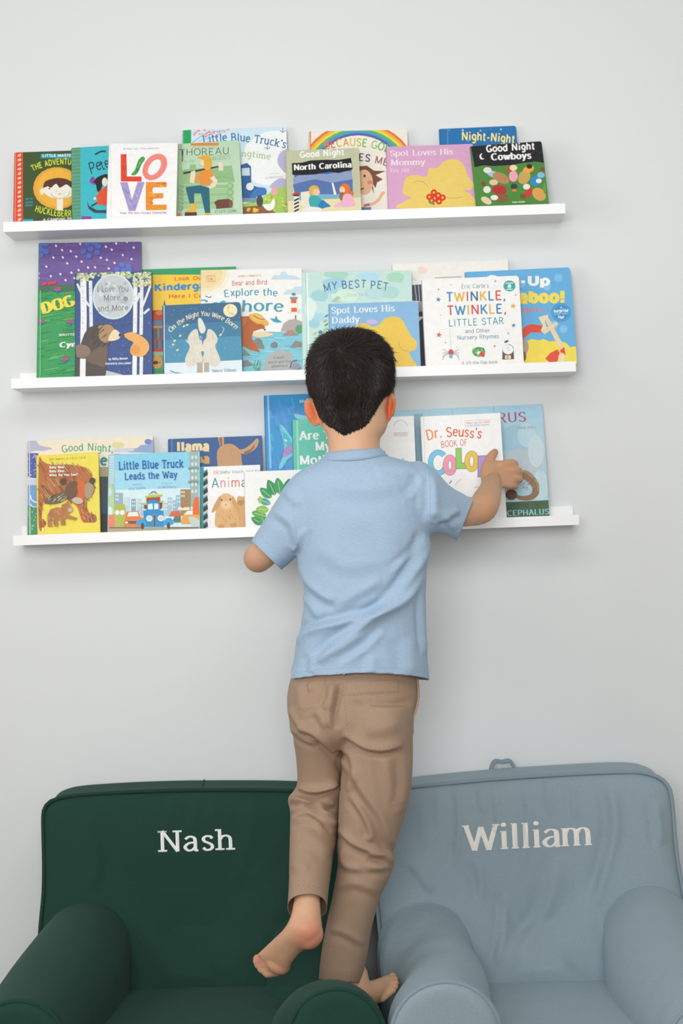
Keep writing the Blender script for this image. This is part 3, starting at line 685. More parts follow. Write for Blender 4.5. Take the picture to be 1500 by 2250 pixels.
sh_me = remesh(sh.mesh('boy_shirt'), .003, 6)
shirt_folds = [
    ([(940, 1180), (925, 1225), (880, 1300), (810, 1365), (730, 1425), (700, 1455)], .0075, .013), ([(930, 1260), (890, 1315), (840, 1345), (770, 1365), (690, 1385), (650, 1412)], .0075, .012),
    ([(655, 1225), (675, 1275), (715, 1310), (740, 1318)], .0045, .012), ([(735, 1330), (790, 1300), (840, 1270)], .003, .014), ([(800, 1390), (750, 1425), (690, 1460)], .0035, .01),
    ([(845, 1385), (800, 1430), (745, 1465)], .003, .01), ([(660, 1300), (690, 1340), (700, 1360)], .0025, .01), ([(935, 1170), (915, 1210), (860, 1260)], .003, .01),
    ([(640, 1210), (655, 1195), (670, 1160)], .004, .008), ([(600, 1120), (640, 1150), (650, 1195)], .003, .012), ([(625, 1075), (660, 1110)], .0025, .012),
    ([(950, 1150), (985, 1130), (1010, 1120)], .004, .01), ([(945, 1120), (980, 1140), (1000, 1165)], .003, .009), ([(948, 1040), (955, 1100), (945, 1150)], .0035, .012), ([(930, 1050), (900, 1100)], .002, .012),
    ([(800, 1022), (790, 1045), (762, 1062)], .0007, .007), ([(830, 1020), (838, 1050)], .0007, .007), ([(905, 1030), (935, 1060)], .0007, .008), ([(870, 1030), (915, 1045), (938, 1075)], .0007, .008),
    ([(720, 1060), (790, 1075), (880, 1065)], .0022, .02), ([(760, 1130), (840, 1160), (880, 1240)], .002, .03), ([(700, 1200), (760, 1240), (850, 1230)], .0022, .02), ([(925, 1300), (928, 1380), (932, 1440)], .0035, .007),
    ([(690, 1440), (685, 1480)], .003, .012), ([(820, 1440), (815, 1480)], .0025, .015), ([(900, 1400), (905, 1480)], .0025, .02)]
displace(sh_me, [(p, h * 1.5, w_) for p, h, w_ in shirt_folds]); smooth_mesh(sh_me, 1, .3)
bm = bmesh.new(); bm.from_mesh(sh_me)
def above(px, py, pts):
    """is the pixel above the polyline (y as a function of x)?"""
    return py < np.interp(px, [p[0] for p in pts], [p[1] for p in pts])
def half_cut(bm, p0, p1, Y, keep_pt, near=None):
    """cut away what lies beyond the plane through two pixels (containing the viewing depth direction)"""
    a, b = P(*p0, Y), P(*p1, Y); d = (b - a).normalized(); vw = ((a + b) / 2 - CAM).normalized()
    n = d.cross(vw).normalized()
    if n.dot(P(*keep_pt, Y) - a) > 0: n = -n
    geom = [f for f in bm.faces if near is None or near(f.calc_center_median())]
    ed = {e for f in geom for e in f.edges}; vs = {v for f in geom for v in f.verts}
    bmesh.ops.bisect_plane(bm, geom=list(geom) + list(ed) + list(vs), dist=1e-6, plane_co=a, plane_no=n, clear_outer=False)
    kill = [f for f in bm.faces if (near is None or near(f.calc_center_median())) and n.dot(f.calc_center_median() - a) > 0]
    bmesh.ops.delete(bm, geom=kill, context='FACES')
def px1(c): return to_px(np.array([list(c)]))[0]
half_cut(bm, (553, 1189), (618, 1252), -.426, (660, 1120), lambda c: px1(c)[0] < 640 and px1(c)[1] > 1160)
half_cut(bm, (1040, 1098), (1004, 1187), -.4, (950, 1100), lambda c: px1(c)[0] > 990)
# hem: rides up a little at the back
hem = [(600, 1500), (634, 1493), (660, 1489), (700, 1484), (790, 1479), (870, 1481), (915, 1486), (943, 1492), (980, 1496)]
zl = {}
for f in list(bm.faces):
    c = f.calc_center_median(); q = px1(c)
    if q[1] > 1440:
        lim = np.interp(q[0], [p[0] for p in hem], [p[1] for p in hem])
        if c.y > -.44: lim = 1494
        if q[1] > lim: zl[f] = 1
bmesh.ops.delete(bm, geom=list(zl), context='FACES')
# neckline
kill = [f for f in bm.faces if (lambda c: px1(c)[1] < 998 and abs(px1(c)[0] - 776) < 70 and px1(c)[1] < np.interp(px1(c)[0], (700, 722, 770, 836, 860), (999, 996, 990, 986, 984)) + (0 if c.y < -.447 else 8))(f.calc_center_median())]
bmesh.ops.delete(bm, geom=kill, context='FACES')
bmesh.ops.delete(bm, geom=[v for v in bm.verts if not v.link_faces], context='VERTS')
# straighten the jagged cut edges
for _ in range(14):
    bv = {}
    for e in bm.edges:
        if len(e.link_faces) == 1:
            a, b = e.verts; bv.setdefault(a, []).append(b.co.copy()); bv.setdefault(b, []).append(a.co.copy())
    for v, ns in bv.items():
        if len(ns) == 2: v.co = v.co * .4 + (ns[0] + ns[1]) * .3
bm.to_mesh(sh_me); bm.free()
shirt = link('t_shirt', sh_me, M_SHIRT, boy); shirt['label'] = 'light blue heather short-sleeved T-shirt'
sd = shirt.modifiers.new('cloth', 'SOLIDIFY'); sd.thickness = .0016; sd.offset = -1
def surf_tree(me): return BVHTree.FromPolygons([v.co.copy() for v in me.vertices], [tuple(p.vertices) for p in me.polygons])
def seam(name, tree, pxs, r, mat, parent, off=.0004, dash=0, k=6):
    """a line of stitching laid on the cloth along picture points"""
    m = MB(); pts = []
    for x, y in cr([tuple(map(float, p)) for p in pxs], k):
        h = tree.ray_cast(CAM, ray(x, y).normalized())
        if h[0]: pts.append(h[0] + h[1] * off * (1 if h[1].y < 0 else -1))
    if dash:
        fine = []
        for a, b in zip(pts, pts[1:]):
            n = max(1, int((b - a).length / dash)); fine += [a.lerp(b, i / n) for i in range(n)]
        for i in range(0, len(fine) - 1, 2): m.tube([fine[i], fine[i].lerp(fine[i + 1], .8)], r, 5, round_ends=False)
    elif len(pts) > 1: m.tube(pts, r, 6)
    return m.build(name, mat, parent)
st = surf_tree(sh_me)
seam('hem_stitching', st, [(640, 1478), (700, 1471), (790, 1466), (870, 1468), (938, 1476)], .00045, M_STITCH_B, shirt, dash=.002)
seam('sleeve_stitching', st, [(565, 1170), (600, 1205), (628, 1235)], .00045, M_STITCH_B, shirt, dash=.002)
seam('sleeve_stitching', st, [(1026, 1092), (1012, 1130), (990, 1178)], .00045, M_STITCH_B, shirt, dash=.002)
seam('shoulder_seam', st, [(938, 1034), (944, 1080), (944, 1120), (942, 1160)], .0007, M_STITCH_B, shirt)
seam('shoulder_seam', st, [(637, 1058), (640, 1110), (648, 1160), (652, 1205)], .0007, M_STITCH_B, shirt)
# rib collar: a band round the neck
cm = MB(); rings = []
for s in ((717, 995, 838, 986, -.447, .0555), (714, 1001, 841, 992, -.448, .0605), (709, 1008, 845, 999, -.449, .0655), (703, 1016, 851, 1006, -.45, .070), (703, 1018, 851, 1008, -.45, .062)):
    rings.append(rg(*s, n=2.1, k=64))
for r, off in ((rings[2], .0012), (rings[3], .0012), (rings[4], -.0012)):
    for i, p in enumerate(r):
        h = st.find_nearest(p)
        if h[0] and (h[0] - p).length < .02: r[i] = h[0] + h[1] * off * (1 if h[1].dot(p - P(776, 1040, -.45)) > 0 else -1)
inner = [[c + (p - c) * .955 for p in r] for r in (rings[0], rings[2]) for c in [sum(r, Vector()) / len(r)]]
cm.loft([inner[1], inner[0]] + rings, cap0=False, cap1=False)
collar = cm.build('collar', M_RIB, shirt, fix=False)

# ---- trousers
tr_ = MB()
tr_.loft(crings([(655, 1440, 915, 1436, -.442, .08), (645, 1474, 916, 1470, -.442, .086), (637, 1495, 919, 1492, -.442, .091), (630, 1530, 919, 1538, -.442, .097), (633, 1578, 909, 1582, -.443, .1), (640, 1612, 908, 1615, -.442, .09), (665, 1640, 890, 1640, -.44, .06)], 4))
R = [(752, 1540, 912, 1545, -.452, .095), (750, 1600, 907, 1600, -.458, .097), (751, 1650, 907, 1648, -.458, .088), (748, 1700, 905, 1700, -.460, .082), (744, 1765, 897, 1762, -.461, .075), (742, 1820, 881, 1816, -.46, .069), (740, 1868, 863, 1862, -.455, .064), (741, 1890, 868, 1888, -.456, .063), (738, 1925, 857, 1925, -.456, .06), (730, 1970, 836, 1968, -.456, .055), (716, 2035, 817, 2036, -.455, .051), (706, 2090, 807, 2096, -.452, .048), (701, 2135, 797, 2143, -.45, .046), (699, 2160, 791, 2168, -.45, .045)]
tr_.loft(crings(R, 4))
hip_in = crings([(660, 1440, 905, 1436, -.442, .07), (644, 1495, 905, 1492, -.442, .084), (638, 1535, 900, 1538, -.440, .088), (640, 1578, 880, 1582, -.438, .088), (650, 1612, 850, 1615, -.437, .07)], 4)
Lg = [(640, 1540, 765, 1540, -.44, .09), (640, 1600, 762, 1600, -.432, .084), (649, 1655, 760, 1655, -.42, .072), (653, 1715, 757, 1718, -.41, .064), (645, 1738, 754, 1742, -.408, .064), (632, 1755, 750, 1760, -.41, .064), (637, 1782, 745, 1786, -.424, .062), (637, 1815, 742, 1820, -.444, .058), (636, 1860, 735, 1862, -.474, .054), (635, 1910, 727, 1912, -.508, .05), (634, 1955, 721, 1960, -.538, .047), (631, 1998, 717, 2012, -.562, .046), (629, 2015, 715, 2032, -.572, .046)]
rr = []
for i, s in enumerate(cr([tuple(map(float, q)) for q in Lg], 4)):
    t = min(1, max(0, (s[1] - 1760) / 90)); rr.append(rg(*s, dv=(0, 1 - .28 * t, -.66 * t)))
tl_ = MB(); tl_.loft(hip_in); tl_.loft(rr)
tr_me = remesh(tr_.mesh('trousers'), .003, 5); tl_me = remesh(tl_.mesh('trousers_leg'), .003, 5)
bm = bmesh.new(); bm.from_mesh(tr_me); bm.from_mesh(tl_me); bm.to_mesh(tr_me); bm.free(); bpy.data.meshes.remove(tl_me)
tf = [([(748, 1500), (742, 1540), (735, 1570), (740, 1600)], -.006, .008), ([(728, 1500), (722, 1535), (712, 1560)], .004, .009), ([(755, 1612), (775, 1622), (805, 1640), (840, 1645), (885, 1635)], .006, .009), ([(752, 1640), (775, 1665), (785, 1720)], .0045, .01),
      ([(655, 1598), (690, 1610), (720, 1635), (745, 1660)], .0055, .009), ([(636, 1555), (650, 1580), (670, 1605)], .0045, .01), ([(690, 1560), (705, 1575), (715, 1600)], .003, .01), ([(640, 1600), (665, 1620), (700, 1635)], .0035, .008),
      ([(655, 1732), (690, 1738), (720, 1730), (742, 1720)], .0085, .008), ([(636, 1758), (665, 1760), (700, 1772), (735, 1765)], .007, .0075), ([(640, 1785), (665, 1772), (690, 1775), (735, 1795)], .006, .0075), ([(690, 1775), (715, 1795), (738, 1815)], .005, .009), ([(640, 1800), (680, 1800), (712, 1815)], .003, .01),
      ([(748, 1660), (768, 1700), (765, 1740)], .0045, .01), ([(775, 1690), (800, 1740), (835, 1790), (855, 1840), (862, 1870)], .005, .012), ([(770, 1745), (800, 1790), (815, 1830), (808, 1848)], .0045, .009), ([(745, 1820), (775, 1850), (815, 1868), (862, 1878)], .005, .009),
      ([(806, 1876), (830, 1880), (866, 1892)], .006, .008), ([(800, 1905), (835, 1905), (860, 1898)], .003, .01), ([(750, 1860), (758, 1900), (800, 1910)], .003, .01), ([(885, 1660), (890, 1720), (875, 1790)], .003, .012), ([(845, 1660), (855, 1720), (870, 1770)], .0025, .014),
      ([(735, 1950), (780, 1940), (835, 1960)], .002, .012), ([(725, 2040), (760, 2050), (800, 2075)], .002, .01), ([(660, 1840), (700, 1850), (725, 1880)], .0025, .014), ([(640, 1900), (680, 1910)], .002, .014), ([(760, 1530), (830, 1540), (895, 1530)], .0015, .01), ([(800, 1600), (840, 1600), (880, 1585)], .002, .016), ([(655, 1500), (660, 1540), (668, 1580)], .0022, .012), ([(680, 1500), (682, 1520)], .003, .006)]
displace(tr_me, [(p, h * 1.5, w_) for p, h, w_ in tf]); smooth_mesh(tr_me, 1, .25)
bm = bmesh.new(); bm.from_mesh(tr_me)
# cuff of the lifted leg: cut square to the shin, and the cuff of the standing leg
a = P(674, 1994, -.556); n_ = Vector((0, -.66, -.75)).normalized(); n_ = (n_ + Vector((.06, 0, 0))).normalized()
near = [f for f in bm.faces if px1(f.calc_center_median())[0] < 735 and px1(f.calc_center_median())[1] > 1930 and (f.calc_center_median() - a).length < .075 and f.calc_center_median().y < -.50]
vs = {v for f in near for v in f.verts}; ed = {e for f in near for e in f.edges}
bmesh.ops.bisect_plane(bm, geom=near + list(ed) + list(vs), dist=1e-6, plane_co=a, plane_no=n_)
bmesh.ops.delete(bm, geom=[f for f in bm.faces if px1(f.calc_center_median())[0] < 735 and px1(f.calc_center_median())[1] > 1930 and (f.calc_center_median() - a).length < .075 and f.calc_center_median().y < -.50 and n_.dot(f.calc_center_median() - a) > 0], context='FACES')
half_cut(bm, (697, 2152), (792, 2160), -.45, (760, 2050), lambda c: px1(c)[1] > 2100)
bmesh.ops.delete(bm, geom=[f for f in bm.faces if f.calc_center_median().z > P(780, 1472, -.44).z], context='FACES')
bmesh.ops.delete(bm, geom=[v for v in bm.verts if not v.link_faces], context='VERTS')
bm.to_mesh(tr_me); bm.free()
trousers = link('trousers', tr_me, M_KHAKI, boy); trousers['label'] = 'khaki cotton trousers with a back pocket'
sd = trousers.modifiers.new('cloth', 'SOLIDIFY'); sd.thickness = .0016; sd.offset = -1
tt = surf_tree(tr_me)
pk = MB()                                        # back pocket: welt band and stitched bag outline
def band(m, tree, quad, nx, ny, off):
    (x0, y0), (x1, y1), (x2, y2), (x3, y3) = quad; g = []
    for j in range(ny + 1):
        row = []
        for i in range(nx + 1):
            u, v = i / nx, j / ny; x = (1 - v) * ((1 - u) * x0 + u * x1) + v * ((1 - u) * x3 + u * x2); y = (1 - v) * ((1 - u) * y0 + u * y1) + v * ((1 - u) * y3 + u * y2)
            h = tree.ray_cast(CAM, ray(x, y).normalized()); p = h[0] if h[0] else P(x, y, -.53)
            row.append(p + Vector((0, -1, 0)) * (off if 0 < i < nx and 0 < j < ny else -.0004))
        g.append(row)
    for j in range(ny):
        for i in range(nx): m.poly((g[j][i], g[j][i + 1], g[j + 1][i + 1], g[j + 1][i]))
band(pk, tt, ((753, 1496), (881, 1490), (880, 1522), (755, 1528)), 16, 6, .0012)
pk.build('pocket_flap', M_KHAKI, trousers)
seam('pocket_stitching', tt, [(754, 1528), (800, 1526), (880, 1521)], .00055, M_STITCH, trousers, .0016, dash=.0026)
seam('pocket_stitching', tt, [(753, 1498), (757, 1550), (761, 1590), (764, 1612)], .00055, M_STITCH, trousers, dash=.0026)
seam('pocket_stitching', tt, [(880, 1522), (886, 1560), (885, 1605), (878, 1628), (850, 1640), (820, 1643), (795, 1632)], .00055, M_STITCH, trousers, dash=.0026)
seam('seat_seam', tt, [(713, 1490), (713, 1530), (722, 1560), (738, 1592), (748, 1612)], .0008, M_STITCH, trousers)
seam('waist_stitching', tt, [(740, 1484), (800, 1482), (880, 1484)], .00055, M_STITCH, trousers, dash=.0026)
seam('cuff_stitching', tt, [(637, 1948), (670, 1944), (700, 1950), (717, 1962)], .0006, M_STITCH, trousers, dash=.0028)
seam('cuff_stitching', tt, [(702, 2128), (740, 2134), (785, 2134)], .0006, M_STITCH, trousers, dash=.0028)
pm = MB()                                        # side pocket edge gaping at the hip
pts = [P(x, y, Y) for x, y, Y in cr([(917, 1492, -.47), (919, 1530, -.475), (915, 1555, -.48), (905, 1582, -.485)], 5)]
pm.tube(pts, .0022, 8); pm.build('side_pocket_edge', M_STITCH, trousers)

# ---- hair: a cap that thins to the nape plus the strands themselves
hair_line = [(742, 722), (800, 722), (850, 740), (880, 800), (880, 858), (862, 860), (843, 872), (832, 892), (822, 908), (810, 928), (797, 940), (780, 947), (766, 953), (758, 956), (750, 953), (736, 944), (722, 936), (710, 926), (700, 912), (692, 898), (682, 874), (660, 850), (660, 790), (690, 740)]
def inside(x, y, poly):
    c = False; j = len(poly) - 1
    for i in range(len(poly)):
        (xi, yi), (xj, yj) = poly[i], poly[j]
        if (yi > y) != (yj > y) and x < (xj - xi) * (y - yi) / (yj - yi) + xi: c = not c
        j = i
    return c
def edge_dist(x, y, poly, only_low=True):
    best = 1e9
    for i in range(len(poly)):
        (x0, y0), (x1, y1) = poly[i], poly[(i + 1) % len(poly)]
        if only_low and max(y0, y1) < 856: continue
        dx, dy = x1 - x0, y1 - y0; t = max(0, min(1, ((x - x0) * dx + (y - y0) * dy) / (dx * dx + dy * dy)))
        best = min(best, math.hypot(x - x0 - t * dx, y - y0 - t * dy))
    return best
hm = MB(); hm.loft(crings(head_rows, 6))
hb = remesh(hm.mesh('scalp'), .003, 6)
bm = bmesh.new(); bm.from_mesh(hb)
front_z = P(780, 800, -.34).z
def is_hair(c):
    q = px1(c)
    if c.y < -.40: return inside(q[0], q[1], hair_line)
    return c.z > front_z - max(0, (-.345 - c.y)) * 1.1
bmesh.ops.delete(bm, geom=[f for f in bm.faces if not is_hair(f.calc_center_median())], context='FACES')
bmesh.ops.delete(bm, geom=[v for v in bm.verts if not v.link_faces], context='VERTS')
bm.normal_update()
rnd = random.Random(4)
for v in bm.verts:
    q = px1(v.co); e = edge_dist(q[0], q[1], hair_line) if v.co.y < -.40 else 40
    v.co += v.normal * (.0012 + .0062 * min(1, e / 30))
bm.to_mesh(hb); roots = []
bmesh.ops.triangulate(bm, faces=bm.faces)
for f in bm.faces: roots.append((f.calc_area(), [v.co.copy() for v in f.verts], f.normal.copy()))
bm.free()
hairmb = MB()
base_col = lin('#1c1512')
for p in hb.polygons: hairmb.poly([hb.vertices[i].co for i in p.vertices], base_col)
whorl = P(748, 778, -.5)
tot = sum(r[0] for r in roots); NS = 15000
for area_, tri, nrm in roots:
    cnt = area_ / tot * NS; cnt = int(cnt) + (rnd.random() < cnt - int(cnt))
    for _ in range(cnt):
        a, b = rnd.random(), rnd.random()
        if a + b > 1: a, b = 1 - a, 1 - b
        p = tri[0] + (tri[1] - tri[0]) * a + (tri[2] - tri[0]) * b
        q = px1(p); away = p - whorl; dist = away.length
        swirl = nrm.cross(away).normalized() if dist > 1e-4 else Vector()
        down = Vector((0, 0, -1)); k = min(1, max(0, (q[1] - 770) / 60))
        if p.y > -.44 and p.z > whorl.z - .03: down = Vector((-.25, 1, 0)); k = .6
        d = away.normalized() * (1 - k * .75) + down * k + swirl * .35 * max(0, 1 - dist / .06)
        d += Vector((.5, 0, 0)) * max(-1, min(1, (757 - q[0]) / 50)) * max(0, min(1, (q[1] - 850) / 80))
        d = (d - nrm * d.dot(nrm)).normalized(); d = (d + Vector((rnd.gauss(0, .16), rnd.gauss(0, .16), rnd.gauss(0, .12)))).normalized()
        low = min(1, max(0, (q[1] - 800) / 140)); ln = (.024 * (1 - low) + .009 * low) * rnd.uniform(.7, 1.2)
        lift = (.09 * (1 - low) + .03 + max(0, 1 - dist / .03) * .14) * rnd.uniform(.5, 1.3)
        lift *= max(.25, min(1, -nrm.y * 1.6)) if q[1] > 745 else .6
        if p.y < -.40:
            e = edge_dist(q[0], q[1], hair_line)
            if e < 9: ln *= .45; lift *= .5
        wd = .00042 * rnd.uniform(.7, 1.25); sd = d.cross(nrm).normalized() * wd
        p0 = p - nrm * .0006; p1 = p + d * ln * .5 + nrm * ln * (.5 * lift + .04); p2 = p + d * ln + nrm * ln * (lift * .75)
        sh_ = rnd.random(); col = tuple(x * (0.75 + 1.1 * sh_ ** 2) for x in lin('#261c17')[:3]) + (1,)
        h0, h1 = nrm * wd * .8, nrm * wd * .7
        hairmb.poly((p0 - sd, p0 + h0, p1 + h1, p1 - sd), col); hairmb.poly((p0 + h0, p0 + sd, p1 + sd, p1 + h1), col)
        hairmb.poly((p1 - sd, p1 + h1, p2), col); hairmb.poly((p1 + h1, p1 + sd, p2), col)
for x0, y0, x1, y1, dy in ((690, 772, 671, 794, 0), (692, 770, 673, 788, 0), (688, 776, 672, 797, 0), (735, 738, 716, 728, 0), (740, 735, 728, 724, 0)):
    hairmb.tube([P(x0, y0, -.45), P((x0 + x1) / 2 - 2, (y0 + y1) / 2 - 3, -.452), P(x1, y1, -.453)], [.0012, .0008, .0002], 6, base_col)
hair = hairmb.build('hair', M_HAIR, boy, ink=True, fix=False)
hair['label'] = 'short dark brown hair with a crown whorl'
# ------------------------------------------------------------------ books
SERIF = dict(thick=1.15, thin=.5, serif=.95, sth=.45, gap=.7)
COOPER = dict(thick=1.75, thin=.9, serif=.9, sth=.8, gap=.9)
SLAB = dict(thick=1.1, thin=.9, serif=.9, sth=.8, gap=.9, jitter=.25)
SANS = dict(thick=.95, gap=.6)
BOLD = dict(thick=1.6, gap=1.0)
FATB = dict(thick=2.1, gap=1.3)
HAND = dict(thick=.55, gap=.7, jitter=.3)
CROPS = dict(a=(0, 260, 3.571), b=(380, 260, 3.571), c=(780, 260, 3.125), A=(20, 520, 4.545), B=(320, 570, 4.1667), C=(640, 560, 4.6875), D=(910, 560, 3.947), E=(20, 940, 6.522), F=(220, 940, 6.0), G=(430, 850, 5.172), H=(840, 880, 3.409), p=(0, 0, 1))
BOOKS = {}
class Book:
    """a book leaning on a ledge; its cover art is set out on the cover's own plane"""
    def __init__(s, name, shelf, layer, bl, br, tl, thick, crop, base, label, group, kind='hardcover_book', r=0.0, on=(), spine=None, lean=None, tr=None, lmax=20):
        s.sh = SHELVES[shelf]; s.t = thick; s.layer = layer; s.crop(crop); s.r = r; s.k = 1; s.f = []
        yb = (-.060, -.080, -.100)[layer]; s.Yb = yb
        q = lambda p: ((p[0] / s.s + s.ox), (p[1] / s.s + s.oy))
        s.frame(math.radians(12)); 
        for _ in range(6):
            h = s.uv(q(tl))[1]
            if lean is not None: th = math.radians(lean)
            else:
                th = math.asin(max(.02, min(.9, (-.0015 - yb - thick) / h)))
                for o in on:
                    o = BOOKS[o]
                    # touch the other book's front plane with the top back edge
                    lo, hi = 0, th
                    for _i in range(30):
                        m = (lo + hi) / 2; y = yb + h * math.sin(m) + thick * math.cos(m); z = h * math.cos(m)
                        zo = min(z, o.h * math.cos(o.th))
                        yy = yb + thick / math.cos(m) + zo * math.tan(m)
                        if yy > o.Yb + zo * math.tan(o.th) - .0012: hi = m
                        else: lo = m
                    th = min(th, lo)
                th = min(th, math.radians(lmax))
            s.frame(th)
        s.th = th
        if tr:                                           # the book stands a little askew on the ledge
            a, c = s.uv(q(tl)), s.uv(q(tr)); ph = math.atan2(c[1] - a[1], c[0] - a[0]); U0, V0 = s.U, s.V
            s.U = U0 * math.cos(ph) + V0 * math.sin(ph); s.V = V0 * math.cos(ph) - U0 * math.sin(ph)
            uu = [s.uv(q(p))[0] for p in (bl, br)]; low = min(s.U.dot(s.sh.up) * x for x in uu)
            s.O = s.O - V0 * low / max(.5, V0.dot(s.sh.up))
        s.h = s.uv(q(tl))[1]; u0 = s.uv(q(bl))[0]; u1 = s.uv(q(br))[0]; s.w = u1 - u0
        s.O = s.O + s.U * u0
        s.label, s.group, s.kind = label, group, kind; s.name = name; s.base = lin(base); s.spine_col = lin(spine or base)
        BOOKS[name] = s
    def frame(s, th):
        s.U = s.sh.u; Yv = Vector((0, 1, 0)); s.V = Yv * math.sin(th) + s.sh.up * math.cos(th); s.N = -Yv * math.cos(th) + s.sh.up * math.sin(th)
        s.O = s.sh.o + s.sh.up * (SH_BASE + .0006 + s.t * math.sin(th)); s.O = Vector((s.O.x, s.Yb, s.O.z))
    def uv(s, px):
        d = ray(*px); t = (s.O - CAM).dot(s.N) / d.dot(s.N); p = CAM + d * t - s.O
        return (p.dot(s.U), p.dot(s.V))
    def crop(s, c): s.ox, s.oy, s.s = CROPS[c]
    def m(s, x, y): return s.uv((x / s.s + s.ox, y / s.s + s.oy))
    def outline(s, ins=0.0):
        w_, h_, r = s.w, s.h, s.r; i = ins
        if not r: return [(i, i), (w_ - i, i), (w_ - i, h_ - i), (i, h_ - i)]
        pts = [(i, i)]
        pts += [(w_ - r + (r - i) * math.cos(a), r + (r - i) * math.sin(a)) for a in [math.radians(-90 + 15 * k) for k in range(7)]]
        pts += [(w_ - r + (r - i) * math.cos(a), h_ - r + (r - i) * math.sin(a)) for a in [math.radians(15 * k) for k in range(7)]]
        return pts + [(i, h_ - i)]
    def emit(s, uvs, col, lift):
        e = .0003; o = s.outline(e) if s.r else None
        poly = uvs
        if s.r and all(e < x < s.w - s.r and e < y < s.h - e for x, y in uvs): pass
        else:
            edges = o if o else [(e, e), (s.w - e, e), (s.w - e, s.h - e), (e, s.h - e)]
            for i in range(len(edges)):
                a, b = edges[i], edges[(i + 1) % len(edges)]; out = []
                side = lambda p: (b[0] - a[0]) * (p[1] - a[1]) - (b[1] - a[1]) * (p[0] - a[0])
                for j in range(len(poly)):
                    p, q = poly[j], poly[(j + 1) % len(poly)]; sp, sq = side(p), side(q)
                    if sp >= 0: out.append(p)
                    if sp * sq < 0: t = sp / (sp - sq); out.append((p[0] + (q[0] - p[0]) * t, p[1] + (q[1] - p[1]) * t))
                poly = out
                if len(poly) < 3: return
        ar = sum(poly[i][0] * poly[(i + 1) % len(poly)][1] - poly[(i + 1) % len(poly)][0] * poly[i][1] for i in range(len(poly)))
        if abs(ar) < 1e-9: return
        if ar < 0: poly = poly[::-1]
        s.f.append((poly, lift, col))
    def up_(s): s.k += 1; return s.k * 1.3e-5
    def poly(s, col, *xy, smooth=False):
        pts = [(xy[i], xy[i + 1]) for i in range(0, len(xy), 2)]
        if smooth: pts = cr(pts, 5, True)
        s.emit([s.m(*p) for p in pts], lin(col), s.up_())
    def rect(s, col, x0, y0, x1, y1): s.poly(col, x0, y0, x1, y0, x1, y1, x0, y1)
    def ell(s, col, cx, cy, rx, ry=None, rot=0, n=22):
        ry = ry or rx; c, d = math.cos(math.radians(rot)), math.sin(math.radians(rot))
        s.emit([s.m(cx + rx * math.cos(a) * c - ry * math.sin(a) * d, cy + rx * math.cos(a) * d + ry * math.sin(a) * c) for a in [2 * math.pi * k / n for k in range(n)]], lin(col), s.up_())
    def line(s, col, wd, *xy, smooth=True, taper=1.0):
        pts = [np.array((xy[i], xy[i + 1]), float) for i in range(0, len(xy), 2)]
        if smooth and len(pts) > 2: pts = [np.array(p) for p in cr(pts, 5)]
        L_, R_ = [], []; n = len(pts)
        for i, p in enumerate(pts):
            d = pts[min(i + 1, n - 1)] - pts[max(i - 1, 0)]; d = d / (np.linalg.norm(d) + 1e-9); h = wd / 2 * (1 + (taper - 1) * i / (n - 1)); q = np.array((-d[1], d[0])) * h
            L_.append(p + q); R_.append(p - q)
        z = s.up_()
        for i in range(n - 1): s.emit([s.m(*L_[i]), s.m(*L_[i + 1]), s.m(*R_[i + 1]), s.m(*R_[i])], lin(col), z)
    def text(s, col, t, x0, y0, x1, y1, cap, bulge=0.0, outline=None, ow=1.0, **kw):
        if outline:
            k2 = dict(kw); k2['thick'] = kw.get('thick', 1) + ow; k2['thin'] = kw.get('thin', kw.get('thick', 1)) + ow
            if k2.get('serif'): k2['sth'] = k2.get('sth', .45) + ow; k2['serif'] += ow * .5
            s.text(outline, t, x0, y0, x1, y1, cap, bulge, **k2)
        strips, spans = lay_text(t, x0, y0, x1, y1, cap, bulge, **kw); z = s.up_(); s.k += 1
        cols = col if isinstance(col, (list, tuple)) else None; si = 0
        gi = {}
        for g, (a, b) in enumerate(spans):
            for j in range(a, b): gi[j] = (g, j - a)
        for j, rows in enumerate(strips):
            g, loc = gi[j]; c = lin(cols[g % len(cols)] if cols else col)
            for i in range(len(rows) - 1):
                s.emit([s.m(*rows[i][0]), s.m(*rows[i + 1][0]), s.m(*rows[i + 1][2]), s.m(*rows[i][2])], c, z + (loc % 4) * 3e-6)
    def dots(s, col, n, x0, y0, x1, y1, r0, r1, seed=1, asp=1.0):
        rd = random.Random(seed); z = s.up_()
        for i in range(n):
            cx, cy, r = rd.uniform(x0, x1), rd.uniform(y0, y1), rd.uniform(r0, r1); c = col[i % len(col)] if isinstance(col, (list, tuple)) else col; a0 = rd.random() * 3
            s.emit([s.m(cx + r * math.cos(a0 + k * math.pi / 4), cy + r * asp * math.sin(a0 + k * math.pi / 4)) for k in range(8)], lin(c), z + (i % 5) * 3e-6)
    def strokes(s, cols, n, x0, y0, x1, y1, dx, dy, wd, seed=1, keep=None):
        """loose crayon strokes"""
        rd = random.Random(seed)
        for i in range(n):
            x, y = rd.uniform(x0, x1), rd.uniform(y0, y1); k = rd.uniform(.5, 1.2)
            if keep and not inside(x + dx * k / 2, y + dy * k / 2, keep): continue
            s.line(cols[i % len(cols)], wd * rd.uniform(.5, 1.3), x, y, x + dx * k, y + dy * k, smooth=False)
    def star(s, col, cx, cy, r, rot=0):
        s.poly(col, *[v for k in range(10) for v in (cx + (r if k % 2 == 0 else r * .4) * math.sin(math.radians(rot + 36 * k)), cy - (r if k % 2 == 0 else r * .4) * math.cos(math.radians(rot + 36 * k)))])
